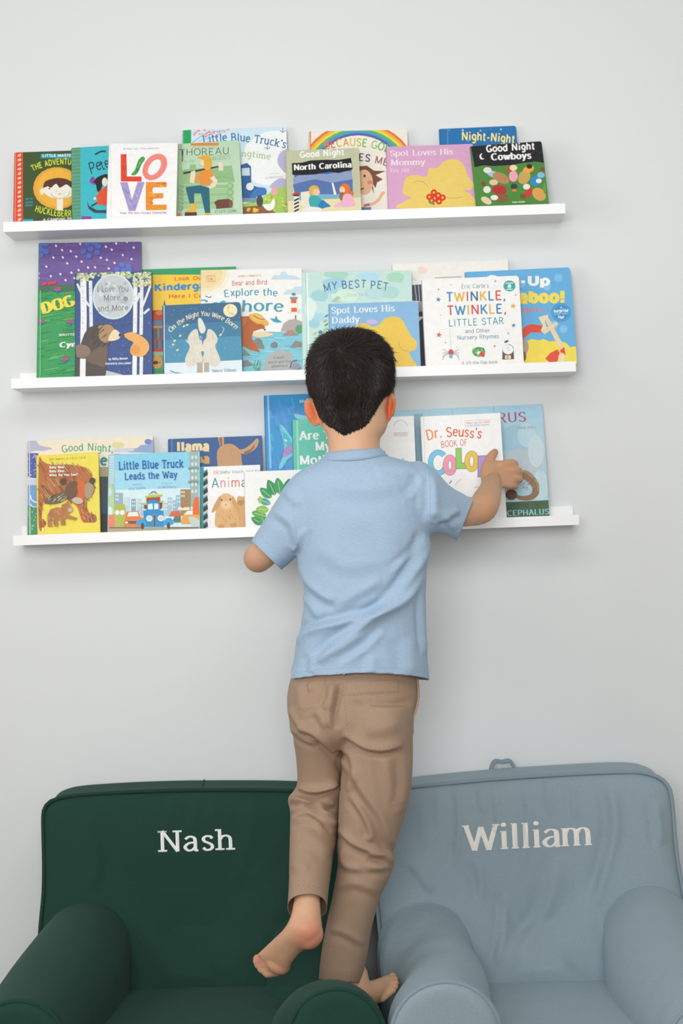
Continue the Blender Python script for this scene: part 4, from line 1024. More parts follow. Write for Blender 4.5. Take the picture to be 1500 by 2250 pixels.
    def build(s):
        T, U, V, N_ = s.t, s.U, s.V, s.N; W = lambda u, v, n: s.O + U * u + V * v + N_ * n
        root = empty('board_book' if s.kind == 'board_book' else s.kind, W(s.w / 2, 0, -T / 2), s.label, 'book', s.group)
        ct = .0018; o = s.outline()
        def slabm(o, n0, n1, col):
            m = MB(); a = [W(u, v, n0) for u, v in o]; b = [W(u, v, n1) for u, v in o]
            m.poly(a, col); m.poly(b[::-1], col); k = len(o)
            for i in range(k): m.poly((a[i], b[i], b[(i + 1) % k], a[(i + 1) % k]), col)
            return m
        fm = slabm(o, 0, -ct, s.base)
        for poly, lift, col in s.f: fm.poly([W(u, v, lift) for u, v in poly], col)
        fm.build('front_cover', M_INK, root, False, ink=True, fix=False)
        slabm(o, -T + ct, -T, s.base).build('back_cover', M_INK, root, False, ink=True, fix=False)
        ins = .0006 if s.kind == 'board_book' else .003
        o2 = [(max(u, .0015), v) for u, v in s.outline(ins)]
        slabm(o2, -ct, -T + ct, (1, 1, 1, 1)).build('page_block', M_PAGE, root, False, fix=False)
        sp = MB(); m = 6; rings = []
        for v in (0, s.h):
            rings.append([W(.0014, v, -T), W(.0014, v, 0)] + [W(-.0022 * math.sin(math.pi * (i + .5) / m), v, -T * (i + .5) / m) for i in range(m)])
        sp.loft(rings, s.spine_col); sp.build('spine', M_INK, root, True, ink=True)
        return root
G1, G2, G3 = 'picture books on the top ledge', 'picture books on the middle ledge', 'picture books on the lowest ledge'
W_, K_ = '#f4f2ee', '#22242a'

# ============ top ledge
b = Book('bh', 0, 0, (107, 810), (660, 792), (108, 268), .012, 'a', '#41552f', 'dark green book with an orange spine and yellow oval portrait, leftmost on top ledge', G1, 'board_book', spine='#e2512c')
b.rect('#e8502d', 60, 200, 180, 900)
for i in range(15): b.ell('#f6ded0', 152, 290 + 36 * i, 15, 9, -35 + 20 * (i % 2)); b.ell('#e8502d', 150, 290 + 36 * i, 5, 3)
b.line('#f3c9b8', 3, 122, 262, 118, 810, smooth=False)
b.rect('#2f9fb2', 320, 280, 620, 314); b.text(W_, 'LITTLE MASTER TWAIN', 334, 304, 700, 298, 20, **BOLD)
b.ell('#e9a93a', 450, 548, 190, 165); b.ell('#f0b541', 455, 545, 168, 146)
b.text('#d3dc3e', 'THE ADVENTURES', 258, 416, 640, 380, 46, bulge=34, **dict(BOLD, thick=1.35)); b.text('#d3dc3e', 'HUCKLEBERRY', 272, 730, 590, 772, 50, bulge=-14, **dict(BOLD, thick=1.3))
b.rect('#f1ead6', 446, 620, 494, 722); b.ell('#f1ead6', 330, 575, 16, 26); b.ell('#f3ecda', 468, 560, 128, 72); b.poly('#5a3426', 340, 545, 352, 500, 400, 478, 470, 468, 545, 488, 590, 530, 560, 545, 520, 520, 470, 545, 440, 515, 400, 545, 375, 535, smooth=True)
b.line('#8d6a52', 3, 395, 590, 430, 622, 480, 630, 530, 610, 548, 575); b.ell(K_, 388, 552, 6); b.line('#6a4436', 3, 460, 600, 470, 590, 478, 600); b.dots('#c79a76', 10, 410, 570, 530, 600, 2, 3, 3)
b.text('#3fa0a8', 'ART BY', 200, 642, 255, 640, 14, **BOLD); b.text('#3fa0a8', 'Alison', 200, 668, 258, 666, 18, **BOLD); b.text('#3fa0a8', 'Oliver', 200, 692, 258, 690, 18, **BOLD)
b.rect('#28a5b3', 180, 792, 262, 830); b.text('#e9e6d6', 'A CAMPING PRIMER', 340, 806, 640, 794, 18, **BOLD)
b = Book('pe', 0, 1, (570, 795), (985, 772), (558, 232), .010, 'a', '#41bcc9', 'turquoise book with a woven green spine strip and orange figure, second on top ledge', G1, on=('bh',), spine='#4a8f7d', tr=(832, 216))
b.rect('#3d9d88', 540, 200, 630, 830)
for i in range(40): b.line('#7cb890' if i % 2 else '#2f7f74', 3, 556, 236 + 14 * i, 634, 232 + 14 * i, smooth=False)
for i in range(6): b.line('#a8b877', 2.4, 566 + 12 * i, 230, 574 + 12 * i, 796, smooth=False)
b.text('#2d3a48', 'Pe', 712, 436, 800, 400, 88, **dict(HAND, thick=.7, slant=.15)); b.text('#2d3a48', 'ter', 800, 404, 900, 372, 80, **dict(HAND, thick=.7))
b.line('#2d3a48', 12, 745, 285, 790, 262, 830, 260); b.poly('#8a4aa0', 704, 500, 720, 460, 742, 470, 745, 520, smooth=True); b.poly('#23242a', 735, 500, 770, 460, 840, 440, 850, 500, 815, 500, 790, 560, 765, 575, 752, 520, smooth=True)
b.ell('#f0e3cf', 822, 500, 22, 34); b.poly('#e5542c', 770, 580, 840, 530, 860, 690, 745, 672, 790, 610); b.line('#e5542c', 24, 755, 630, 800, 575); b.ell('#f0e3cf', 745, 630, 12, 10); b.line('#23242a', 10, 715, 690, 760, 665)
b.poly('#3b4756', 682, 650, 700, 690, 760, 722, 850, 720, 850, 745, 740, 742, 695, 710); b.rect('#8a4aa0', 640, 770, 718, 796)
b = Book('spring', 0, 0, (88, 768), (905, 742), (88, 92), .013, 'b', '#cfe6f0', 'tall pale blue book with green spine, behind the light green book on top ledge', G1, 'board_book', r=.006, spine='#1fa257')
b.rect('#20a35a', 60, 60, 142, 800); b.poly('#f1f3f0', 560, 240, 620, 170, 720, 110, 850, 95, 960, 90, 960, 480, 700, 520, 560, 420, smooth=True); b.line('#8aa9c4', 6, 150, 190, 260, 120, 400, 95); b.line('#8aa9c4', 4, 200, 180, 330, 140, 440, 80)
b.dots(['#f08a9a', '#f2a0a8'], 34, 155, 85, 440, 150, 5, 10, 7)
b.text('#2a72a8', 'Little Blue Truck\'s', 240, 196, 880, 238, 62, bulge=34, **SLAB); b.text('#a9c79a', 'Springtime', 400, 300, 762, 326, 50, bulge=10, **SLAB)
b.poly('#b9b2d4', 818, 330, 850, 260, 920, 250, 900, 420, 850, 400, smooth=True); b.poly('#b9b2d4', 760, 530, 840, 470, 920, 500, 910, 560, 800, 556, smooth=True)
for x, y in ((862, 98), (914, 176), (740, 230)): b.line('#4f7fa8', 5, x - 24, y, x, y + 8, x + 24, y - 4); b.line('#4f7fa8', 5, x, y - 24, x - 2, y + 18)
b.poly('#a8c95a', 500, 700, 700, 620, 800, 560, 930, 545, 930, 780, 500, 780, smooth=True); b.poly('#8f5a36', 520, 760, 540, 700, 740, 690, 800, 740, 780, 775, smooth=True); b.dots(['#c5d96e', '#8fb648', '#e6d77a'], 40, 720, 600, 900, 730, 4, 9, 4)
b.poly('#2a5f9e', 520, 370, 580, 350, 612, 380, 614, 520, 660, 540, 720, 545, 728, 600, 640, 620, 560, 640, 520, 640); b.poly('#c9dde6', 540, 392, 600, 388, 604, 450, 540, 450); b.ell('#e9ece8', 603, 536, 30, 30); b.poly('#3a78ba', 600, 640, 640, 560, 720, 545, 730, 596, 660, 610, 640, 660, smooth=True); b.rect('#7d98ae', 540, 626, 690, 656); b.ell('#43464c', 680, 650, 26, 46)
b.ell('#f0a8ac', 795, 575, 26, 30); b.poly('#f6f4ee', 705, 680, 760, 670, 780, 640, 796, 636, 800, 660, 786, 712, 740, 722, smooth=True); b.ell('#ee9a3c', 806, 650, 10, 5); b.dots('#edc04a', 8, 560, 712, 680, 730, 10, 13, 3)
b.text('#8f9aa2', 'illustrated by', 752, 440, 830, 436, 9, **HAND); b.text('#7c868e', 'Jill McElmurry', 722, 478, 862, 466, 18, **HAND)
b = Book('tho', 0, 1, (-5, 774), (548, 752), (0, 204), .011, 'b', '#bcd8b8', 'light green book with a bearded man shouldering an axe, fourth on top ledge', G1, 'board_book', r=.006, on=('spring',), tr=(500, 172))
b.rect('#9cba94', -20, 180, 72, 800); b.rect('#e5872f', 138, 192, 358, 214)
b.text('#93a596', 'HENRY DAVID', 150, 240, 346, 230, 22, **HAND); b.text('#2f3a3d', 'THOREAU', 50, 296, 440, 282, 54, **HAND); b.line('#2f3a3d', 7, 78, 250, 74, 340, smooth=False); b.text('#93a596', 'IN THE', 84, 356, 172, 350, 26, **HAND); b.text('#7d9284', 'WOODS', 306, 330, 452, 318, 36, **HAND)
b.poly('#94bd86', 62, 420, 90, 400, 130, 398, 134, 362, 178, 360, 180, 396, 460, 370, 484, 500, 40, 520); b.line('#7fa873', 4, 90, 440, 200, 410, 300, 470, 440, 430); b.line('#7fa873', 4, 320, 480, 400, 460, 470, 480)
for i in range(6): b.rect('#a2c794' if i % 2 else '#98be8a', 50, 520 + 32 * i, 470, 548 + 32 * i); b.ell('#7f9b78', 60, 545 + 32 * i, 21, 20); b.ell('#93b588', 58, 545 + 32 * i, 14, 13)
for y in (530, 580, 636): b.ell('#8bb07e', 448, y, 27, 26); b.ell('#a2c794', 446, y, 20, 19)
b.line('#54392f', 16, 80, 432, 240, 402, 380, 374, smooth=False, taper=.7); b.poly('#eadcc2', 356, 350, 388, 344, 396, 408, 358, 412)
b.poly('#efd9bd', 130, 505, 140, 420, 172, 408, 176, 440, 166, 512); b.poly('#e9903a', 168, 500, 180, 460, 230, 410, 290, 398, 318, 440, 318, 480, 286, 520, 210, 528, 208, 480); b.poly('#efd9bd', 286, 470, 320, 450, 350, 490, 330, 540, 270, 560, 244, 540, 290, 530, 314, 496)
b.poly('#e5ad3c', 186, 312, 240, 292, 292, 300, 304, 350, 290, 400, 250, 402, 240, 360, 220, 374, 206, 370, 230, 350, 230, 322, smooth=True); b.poly('#efd9bd', 212, 330, 240, 328, 244, 372, 216, 368)
b.poly('#23667a', 100, 540, 210, 526, 284, 545, 292, 745, 252, 745, 218, 590, 166, 590, 166, 668, 130, 670, 102, 560); b.poly('#e8b23c', 138, 670, 178, 668, 182, 740, 100, 744, 108, 720, 136, 712); b.rect('#54392f', 92, 738, 186, 768); b.poly('#e8b23c', 252, 745, 298, 742, 300, 775, 248, 775)
b.poly('#6d4434', 322, 660, 350, 640, 440, 632, 470, 660, 462, 700, 340, 712, 336, 684); b.ell('#845844', 454, 672, 16, 30); b.text('#33403f', 'BY KATE COOMBS', 330, 744, 502, 736, 22, **HAND); b.rect('#d8622e', 40, 745, 58, 770)
b = Book('love', 0, 2, (838, 790), (1380, 772), (833, 200), .012, 'a', '#f6f5f4', 'white book with four large multicoloured capital letters, third on top ledge', G1, on=('pe', 'tho'), lmax=19, tr=(1382, 193))
b.line('#e2e0de', 5, 866, 205, 872, 790, smooth=False)
b.text('#6b6770', '#1 New York Times Bestseller', 968, 246, 1250, 240, 12, **dict(SANS, thick=.8))
b.poly('#e2452c', 946, 282, 992, 280, 996, 456, 1110, 456, 1110, 496, 948, 496); b.strokes(['#c93622', '#ee6a4a'], 16, 950, 290, 985, 430, 4, 50, 4, 2)
b.ell('#f28a7e', 1214, 382, 84, 116, 38); b.ell('#f6f5f4', 1212, 384, 40, 70, 34); b.strokes(['#f7a79c', '#ea7468'], 10, 1120, 400, 1150, 450, 20, 30, 4, 4)
b.poly('#3f9a4c', 1030, 440, 1060, 400, 1085, 330, 1120, 300, 1136, 322, 1110, 360, 1085, 420, 1055, 446, smooth=True); b.line('#7cc26b', 5, 1045, 436, 1080, 380, 1122, 316); b.ell('#6fbf62', 1095, 350, 10, 6); b.ell('#2b7d3e', 1072, 400, 9, 6)
b.poly('#a79bcb', 942, 502, 1000, 502, 1035, 640, 1080, 500, 1134, 500, 1062, 726, 1012, 728); b.strokes(['#8478b8', '#c9a9cf', '#7a8cc6', '#d8c6e2'], 40, 955, 510, 1090, 700, 8, 18, 5, 3, [(942, 502), (1000, 502), (1035, 640), (1080, 500), (1134, 500), (1062, 726), (1012, 728)])
b.poly('#ee8f2c', 1144, 502, 1306, 500, 1306, 540, 1196, 542, 1196, 590, 1280, 588, 1280, 628, 1196, 630, 1196, 680, 1306, 678, 1306, 718, 1144, 722); b.strokes(['#f6b63c', '#d95f26', '#f4a62e'], 40, 1146, 505, 1280, 712, 26, 6, 6, 5, [(1144, 502), (1306, 500), (1306, 540), (1196, 542), (1196, 590), (1280, 588), (1280, 628), (1196, 630), (1196, 680), (1306, 678), (1306, 718), (1144, 722)])
b.text('#9c6d70', 'from The Very Hungry Caterpillar', 942, 752, 1308, 748, 15, **dict(SANS, thick=.9))
b = Book('god', 0, 0, (1076, 735), (1850, 700), (1070, 102), .012, 'b', '#efe9da', 'cream book with a rainbow arch, behind the small beach-scene book on top ledge', G1, 'board_book', r=.005, tr=(1782, 89))
for i, c in enumerate(('#e8752f', '#efb23c', '#e8d94e', '#5db56a', '#4a9cc9', '#5a62a8')): b.ell(c, 1452, 500, 480 - 19 * i, 470 - 17 * i, 0, 40)
b.ell('#f0ebdd', 1452, 506, 366, 372, 0, 40); b.rect('#f0ebdd', 1090, 470, 1815, 800)
b.rect('#e8823a', 1060, 90, 1082, 760)
b.crop('c'); b.text(['#e8823a', '#d8604a', '#e0a03c', '#e0a03c', '#e0b93c', '#a9c23c', '#7cb83c', '#9cc88a', '#9cc06a', '#6ab84a', '#4aa85a'], 'BECAUSE GOD', -205, 215, 235, 240, 54, bulge=36, **dict(thick=1.1, gap=.9)); b.text(['#e8823a', '#d8604a', '#5a4a78', '#4a3a68', '#4a3a68', '#6a4a78', '#a06a78', '#a06a78', '#a06a78', '#a06a78'], 'LOVES ME', -115, 285, 222, 330, 50, bulge=14, **dict(thick=1.1, gap=1))
b.poly('#7a4a32', 20, 330, 80, 325, 130, 360, 210, 362, 140, 390, 190, 420, 150, 440, 140, 480, 120, 450, 130, 520, 100, 440, 30, 400, smooth=False); b.ell('#e8b890', 62, 440, 60, 88); b.ell('#3a2a24', 64, 396, 8, 10); b.ell('#e08a70', 100, 440, 18, 14); b.line('#5a3428', 8, 35, 490, 60, 480); b.line('#e8b890', 20, 90, 600, 150, 570, 185, 520); b.ell('#e8b890', 188, 515, 18, 12, -40); b.line('#d85a48', 18, 60, 600, 100, 590); b.rect('#5a7fae', 40, 610, 110, 640)
b = Book('nc', 0, 2, (902, 742), (1478, 722), (890, 255), .012, 'b', '#c3c6a4', 'small sage-bordered book, two children seated on a beach before blue mountains', G1, 'board_book', on=('spring', 'god'), lmax=19, tr=(1455, 230))
b.text('#f7f6f1', 'Good Night', 998, 308, 1342, 286, 46, outline='#d9d8c2', ow=.6, **dict(BOLD, thick=1.3))
b.poly('#3e78ae', 950, 440, 1400, 400, 1412, 590, 960, 600); b.poly('#8f9fc4', 940, 470, 1000, 440, 1080, 424, 1200, 440, 1300, 420, 1400, 415, 1410, 500, 945, 520); b.poly('#5a75ad', 940, 520, 1050, 490, 1120, 478, 1240, 505, 1408, 478, 1410, 610, 960, 610); b.rect('#7fb2c4', 960, 596, 1410, 660)
b.poly('#1d1d22', 932, 352, 1010, 348, 1080, 330, 1200, 325, 1300, 326, 1396, 310, 1408, 400, 1300, 430, 1230, 420, 1120, 440, 1010, 446, 936, 444, smooth=False); b.text('#f7f6f1', 'North Carolina', 950, 408, 1400, 384, 44, **COOPER); b.poly('#f2f0e8', 1244, 505, 1256, 505, 1282, 596, 1262, 600)
b.poly('#e9dcae', 890, 650, 1100, 640, 1480, 620, 1490, 760, 890, 770); b.poly('#e9e2d0', 1000, 580, 1070, 570, 1080, 690, 1010, 690); b.rect('#e8e6e0', 948, 604, 990, 745)
for i in range(4): b.poly('#2a2a2e', 950, 640 + 28 * i, 988, 622 + 28 * i, 988, 636 + 28 * i, 950, 654 + 28 * i)
b.poly('#c8402f', 928, 604, 962, 576, 1000, 602); b.rect('#3a3a3e', 944, 600, 990, 612)
b.ell('#e2b04e', 1106, 566, 42, 40); b.ell('#f0c9a4', 1124, 580, 28, 26); b.poly('#3fa8ae', 1068, 620, 1120, 606, 1164, 640, 1160, 690, 1080, 694, smooth=True); b.poly('#2a80b4', 1140, 680, 1170, 640, 1200, 660, 1236, 690, 1200, 700, 1150, 712, smooth=True); b.poly('#efeae0', 1015, 710, 1080, 694, 1160, 706, 1150, 730, 1030, 735, smooth=True)
b.ell('#e8762c', 1348, 560, 44, 48); b.ell('#e8762c', 1404, 590, 14, 20); b.ell('#f2cdac', 1328, 562, 22, 26); b.ell('#9a6a48', 1328, 615, 24, 36); b.poly('#eeb4cc', 1255, 692, 1320, 650, 1340, 600, 1390, 596, 1424, 650, 1420, 690, 1340, 696, smooth=True)
b = Book('mommy', 0, 1, (232, 622), (828, 602), (215, 195), .012, 'c', '#dba6c8', 'pink book with two plain yellow rounded mounds and a red posy on top ledge', G1, 'board_book', r=.003, on=('god',), lmax=19)
b.text('#f3e6ee', 'Spot Loves His', 240, 260, 672, 248, 40, **SERIF); b.text('#f3e6ee', 'Mommy', 246, 324, 480, 318, 40, **SERIF); b.text('#eed9e6', 'Eric Hill', 244, 372, 370, 368, 26, **SERIF)
b.poly('#ecce6d', 490, 400, 505, 345, 560, 340, 620, 290, 690, 282, 745, 320, 775, 400, 812, 450, 795, 490, 740, 495, 790, 520, 825, 570, 830, 620, 310, 620, 340, 570, 385, 545, 330, 520, 328, 480, 348, 410, 410, 390, smooth=True)
b.line('#b89a48', 3, 500, 470, 470, 440, 430, 430, 400, 445); b.line('#b89a48', 3, 600, 540, 680, 548, 740, 540)
for x, y in ((510, 540), (540, 510), (570, 530), (575, 570), (545, 550), (600, 545), (525, 565)): b.ell('#e0331f', x, y, 22, 22); b.ell('#f2d04a', x, y, 8)
b.line('#3c9a5a', 12, 505, 575, 545, 590)
b = Book('night', 0, 0, (612, 640), (1140, 604), (600, 72), .012, 'c', '#2372b0', 'blue book with yellow title, mostly hidden behind the black and green book on top ledge', G1, 'board_book', r=.005, tr=(1110, 50))
b.line('#4a93c8', 8, 634, 70, 640, 640, smooth=False); b.dots(['#6aa6d2', '#a9cfe6'], 9, 640, 60, 1110, 160, 4, 8, 5); b.text('#f2e59a', 'Night-Night', 732, 150, 1092, 172, 56, bulge=6, outline='#1b5488', ow=.8, **dict(BOLD, thick=1.4))
b = Book('cow', 0, 2, (838, 600), (1330, 578), (812, 190), .012, 'c', '#4f8a3e', 'small book with black night sky over a green meadow, rightmost on top ledge', G1, 'board_book', r=.005, on=('night',), lmax=20, tr=(1285, 156))
b.poly('#212127', 790, 170, 1310, 130, 1312, 310, 1250, 298, 1160, 305, 1060, 322, 940, 328, 880, 322, 820, 336); b.dots('#9a9aa2', 40, 830, 180, 1290, 300, 1.2, 2.4, 3)
b.text('#f5f4ef', 'Good Night', 902, 232, 1232, 212, 46, **dict(BOLD, thick=1.5)); b.text('#f5f4ef', 'Cowboys', 936, 288, 1208, 276, 46, **COOPER); b.ell('#f5f4ef', 872, 262, 19, 21); b.ell('#212127', 881, 258, 16, 18)
for c, x, y, rx, ry, a in (('#a9c8d8', 950, 385, 50, 22, 20), ('#b98a5a', 1000, 410, 62, 34, 25), ('#e8e4dc', 908, 356, 28, 20, 0), ('#c84a3c', 1060, 350, 20, 20, 0), ('#f0a8bc', 1086, 398, 30, 38, 0), ('#f2dfa8', 1086, 340, 26, 20, 0), ('#c9a85a', 1160, 405, 40, 50, 30), ('#e8a84a', 1190, 350, 40, 24, -20), ('#3a2a24', 1196, 330, 20, 16, 0), ('#2f8fc4', 1240, 430, 40, 36, -30), ('#8fc0de', 1275, 390, 26, 20, 0), ('#efe9e0', 1260, 430, 20, 16, 0),
                           ('#e8c8a0', 950, 440, 30, 20, 0), ('#e9e4da', 905, 490, 26, 24, 0), ('#b8302c', 990, 492, 50, 34, 8), ('#8a5f3a', 1000, 545, 56, 30, 5), ('#e6d2a8', 900, 565, 40, 22, 30), ('#f0ece4', 955, 545, 26, 18, 0), ('#c9402f', 1190, 510, 22, 40, 20), ('#ece8e0', 1176, 470, 24, 20, 0), ('#d8a45a', 1262, 522, 52, 40, 40), ('#3a3f4a', 1090, 468, 24, 20, 0), ('#e08a2c', 1092, 495, 16, 10, 0), ('#8a4a2c', 880, 450, 16, 14, 0), ('#8a4a2c', 1150, 535, 20, 16, 0), ('#8a4a2c', 1285, 350, 14, 12, 0), ('#6a9a4a', 1300, 480, 10, 40, 0)):
    b.ell(c, x, y, rx, ry, a)
b.text('#e6ecdc', 'Adam Gamble', 1078, 582, 1166, 578, 10, **BOLD)

# ============ middle ledge
b = Book('dog', 1, 0, (280, 1410), (1308, 1378), (303, 65), .010, 'A', '#2f9a54', 'tall purple and green book with white flecks and yellow lettering, leftmost on middle ledge', G2, tr=(1285, 50))
b.poly('#6f559a', 270, 0, 1320, 0, 1320, 505, 270, 505); b.poly('#3f6f50', 270, 500, 700, 470, 1320, 470, 1320, 530, 270, 560); b.strokes(['#7d63a6', '#664c90'], 60, 290, 70, 1200, 440, 110, 4, 10, 3)
b.strokes(['#37ad5e', '#27904a', '#57b65c', '#3fb070'], 90, 285, 560, 700, 1380, 120, -22, 12, 9)
for x, y in ((320, 75), (370, 75), (320, 130), (370, 152), (318, 185), (780, 70), (860, 70), (892, 100), (815, 125), (742, 152), (880, 160), (798, 195), (1128, 282), (1192, 296), (1078, 330), (1142, 336), (1200, 335)): b.ell('#5872c8', x, y, 30, 27)
for x, y in ((470, 95), (530, 137), (712, 76), (568, 56), (617, 148), (444, 212), (538, 210), (672, 203), (726, 253), (582, 270), (374, 302), (917, 215), (978, 236), (1026, 134), (968, 104), (1070, 72), (1176, 55), (1246, 113), (1136, 188), (1224, 228), (1054, 266), (790, 312), (860, 310), (996, 322), (696, 338), (624, 364), (514, 378), (418, 398), (566, 438), (296, 370), (294, 415), (654, 418)): b.ell('#eae2ee', x, y, 13, 10, 50)
for x, y in ((346, 466), (400, 460), (440, 455)): b.ell('#dc3a2a', x + 10, y + 8, 26, 16, -20)
for x, y in ((485, 520), (322, 840), (612, 840), (562, 1215)): b.ell('#5a74c4', x, y + 16, 46, 10); b.ell('#d23c2c', x, y, 34, 13); b.poly('#4a66b4', x - 14, y + 20, x + 16, y + 20, x - 8, y + 60)
b.text('#f6dc4a', 'DOG', 346, 774, 656, 690, 110, **dict(thick=2.6, thin=.8, serif=.9, sth=.5, gap=.9)); b.text('#cfe6d2', 'WRITTEN BY', 500, 998, 760, 990, 24, **BOLD); b.text('#f6f5f0', 'Cynthia', 506, 1108, 860, 1096, 50, **dict(COOPER, thick=2, slant=.15)); b.line('#7fd09a', 8, 316, 540, 312, 1410, smooth=False)
b = Book('kinder', 1, 0, (-22, 1060), (840, 1035), (-50, 92), .009, 'B', '#2f9c62', 'green and yellow book with blue and orange lettering, behind the starry two-bear book', G2)
b.rect('#f4cb3c', -60, 140, 760, 470); b.rect('#c2452e', -60, 465, 760, 560); b.rect('#5f86a6', -60, 560, 760, 606); b.rect('#c2452e', -60, 606, 760, 850); b.rect('#cfa84a', -60, 610, 760, 626); b.rect('#9cbf9a', -60, 845, 760, 880); b.rect('#6fa07f', -60, 880, 760, 1000)
for i, c in enumerate(('#3f7f8f', '#6a4a78', '#4a9a7a', '#3a6a9a', '#b85a3a', '#7a9a4a', '#5a5a8a', '#3f7f8f')): b.rect(c, 62 + 22 * i, 634, 80 + 22 * i, 730); b.rect(c, 70 + 24 * i, 746, 90 + 24 * i, 815)
b.ell('#dfa24a', 105, 940, 48, 60); b.ell('#2e2420', 92, 945, 24, 16); b.ell('#3a2a24', 130, 945, 6); b.poly('#2f5f9a', 150, 470, 172, 365, 192, 470); b.ell('#e8782c', 130, 490, 40, 20)
b.text('#e0602c', 'Look Out', 264, 194, 540, 186, 34, **dict(BOLD, thick=1.2)); b.text('#2a86cc', 'Kindergarten', 84, 290, 760, 256, 60, **dict(BOLD, thick=1.7)); b.text('#e0602c', 'Here I Come!', 212, 356, 640, 346, 36, **dict(BOLD, thick=1.3))
b = Book('ily', 1, 1, (665, 1405), (1430, 1385), (680, 365), .012, 'A', '#35508c', 'night-blue book with white birch trunks, two bears and a silver moon', G2, on=('dog', 'kinder'))
b.strokes(['#2f4680', '#405ea0'], 30, 700, 800, 1400, 1380, 30, 60, 20, 5); b.dots(['#c9d4ea', '#8fa4cf'], 120, 690, 800, 1420, 1380, 1.5, 4, 8)
b.poly('#bcd0c2', 940, 1330, 1100, 1370, 1200, 1400, 900, 1410)
for xs in ((680, 470, 720, 560, 790, 680, 830, 700), (760, 380, 750, 470, 770, 420), (1410, 490, 1370, 600, 1330, 700), (1250, 700, 1290, 610, 1300, 560), (1400, 720, 1345, 770)): b.line('#e6e6e6', 22, *xs)
b.line('#efefee', 60, 740, 420, 745, 800, 735, 1410, smooth=False); b.line('#e8e8e8', 34, 812, 440, 820, 900, smooth=False); b.line('#efefee', 40, 1262, 430, 1256, 960, smooth=False); b.line('#e8e8e8', 34, 1325, 430, 1318, 980, smooth=False)
rd = random.Random(5)
for i in range(46): x = rd.choice((740, 812, 1262, 1325)); y = rd.uniform(460, 940); b.line('#b9b6b2', 5, x - 14, y, x + rd.uniform(-4, 10), y + 3, smooth=False)
b.dots(['#d9dcae', '#b9cc92', '#e9e6c9', '#8fae74'], 150, 680, 355, 1420, 410, 9, 17, 2); b.dots(['#d9dcae', '#b9cc92', '#e6dcb0'], 60, 1240, 400, 1420, 500, 9, 16, 6); b.dots(['#d9dcae', '#b9cc92'], 22, 680, 400, 830, 440, 9, 14, 9)
b.ell('#cfe4e8', 1042, 600, 208, 228, 0, 36); b.ell('#c6cccc', 1042, 600, 192, 212, 0, 36); b.dots(['#bcc3c3', '#d4dada', '#b3bbbc'], 40, 900, 440, 1190, 760, 10, 30, 4)
b.text('#5c5f66', 'I Love You', 880, 556, 1192, 552, 62, **dict(thick=.7, thin=.5, serif=.5, sth=.4, gap=.7, jitter=.3)); b.text('#5c5f66', 'More', 946, 640, 1112, 636, 56, **dict(thick=.7, thin=.5, serif=.5, sth=.4, gap=.7, jitter=.3)); b.text('#5c5f66', 'and More', 880, 750, 1190, 738, 60, **dict(thick=.7, thin=.5, serif=.5, sth=.4, gap=.7, jitter=.3))
b.poly('#4e443f', 668, 1420, 672, 1230, 720, 1060, 780, 930, 880, 880, 990, 872, 1040, 910, 1010, 1060, 940, 1150, 970, 1280, 930, 1420, smooth=True); b.poly('#6e5a4c', 770, 1230, 830, 1150, 975, 1080, 965, 1290, 870, 1280, smooth=True); b.poly('#b08a62', 895, 990, 930, 900, 1000, 880, 1050, 930, 1030, 1020, 950, 1062, smooth=True); b.poly('#ecd8b8', 990, 1030, 1020, 960, 1060, 928, 1108, 970, 1100, 1020, 1030, 1044, smooth=True); b.ell('#2e2724', 1104, 985, 9, 16); b.ell('#b98f66', 918, 905, 28, 18)
b.poly('#8a7260', 672, 1090, 740, 1080, 800, 1110, 812, 1160, 770, 1205, 700, 1210, 672, 1180, smooth=True); b.strokes(['#3f3733', '#5d5149'], 24, 790, 930, 950, 1110, 40, -40, 8, 3); b.line('#efefee', 56, 738, 1220, 735, 1410, smooth=False); b.line('#efefee', 44, 1256, 1180, 1252, 1400, smooth=False); b.line('#e8e8e8', 34, 1322, 1200, 1318, 1400, smooth=False)
b.poly('#efae5c', 1142, 985, 1200, 958, 1250, 962, 1330, 1000, 1390, 1060, 1396, 1130, 1350, 1190, 1280, 1200, 1215, 1170, 1215, 1110, 1240, 1060, 1190, 1030, smooth=True); b.ell('#e39a48', 1262, 1130, 46, 50); b.ell('#3a2a20', 1146, 990, 6, 9)
b.text('#e9ecf2', 'by Nicky Benson', 996, 1236, 1186, 1228, 22, **BOLD); b.text('#e9ecf2', 'illustrated by Jonny Lambert', 962, 1280, 1222, 1274, 20, **BOLD)
b = Book('bird', 1, 1, (505, 1050), (1435, 1025), (493, 98), .011, 'B', '#f3f1ec', 'white book with an orange bear, a striped lighthouse and teal sea on middle ledge', G2, on=('kinder',), tr=(1408, 80))
for r, c in ((225, '#f4ecd4'), (205, '#f3f1ec'), (195, '#f2e3bb'), (160, '#efd9a4')): b.ell(c, 545, 110, r, r * .98, 0, 30)
b.line('#d98f5a', 6, 560, 152, 632, 150, 634, 202, 562, 206, 560, 152, smooth=False); b.text('#d98f5a', 'DK', 574, 196, 620, 194, 28, **dict(SERIF, thick=1.4))
b.poly('#c9dde8', 1145, 185, 1160, 155, 1190, 140, 1220, 150, 1245, 110, 1280, 115, 1310, 145, 1370, 150, 1420, 185, smooth=False); b.poly('#c9dde8', 1250, 320, 1290, 280, 1340, 272, 1360, 250, 1430, 245, 1430, 322, smooth=False); b.poly('#d3e3ea', 1285, 495, 1340, 460, 1425, 450, 1425, 498)
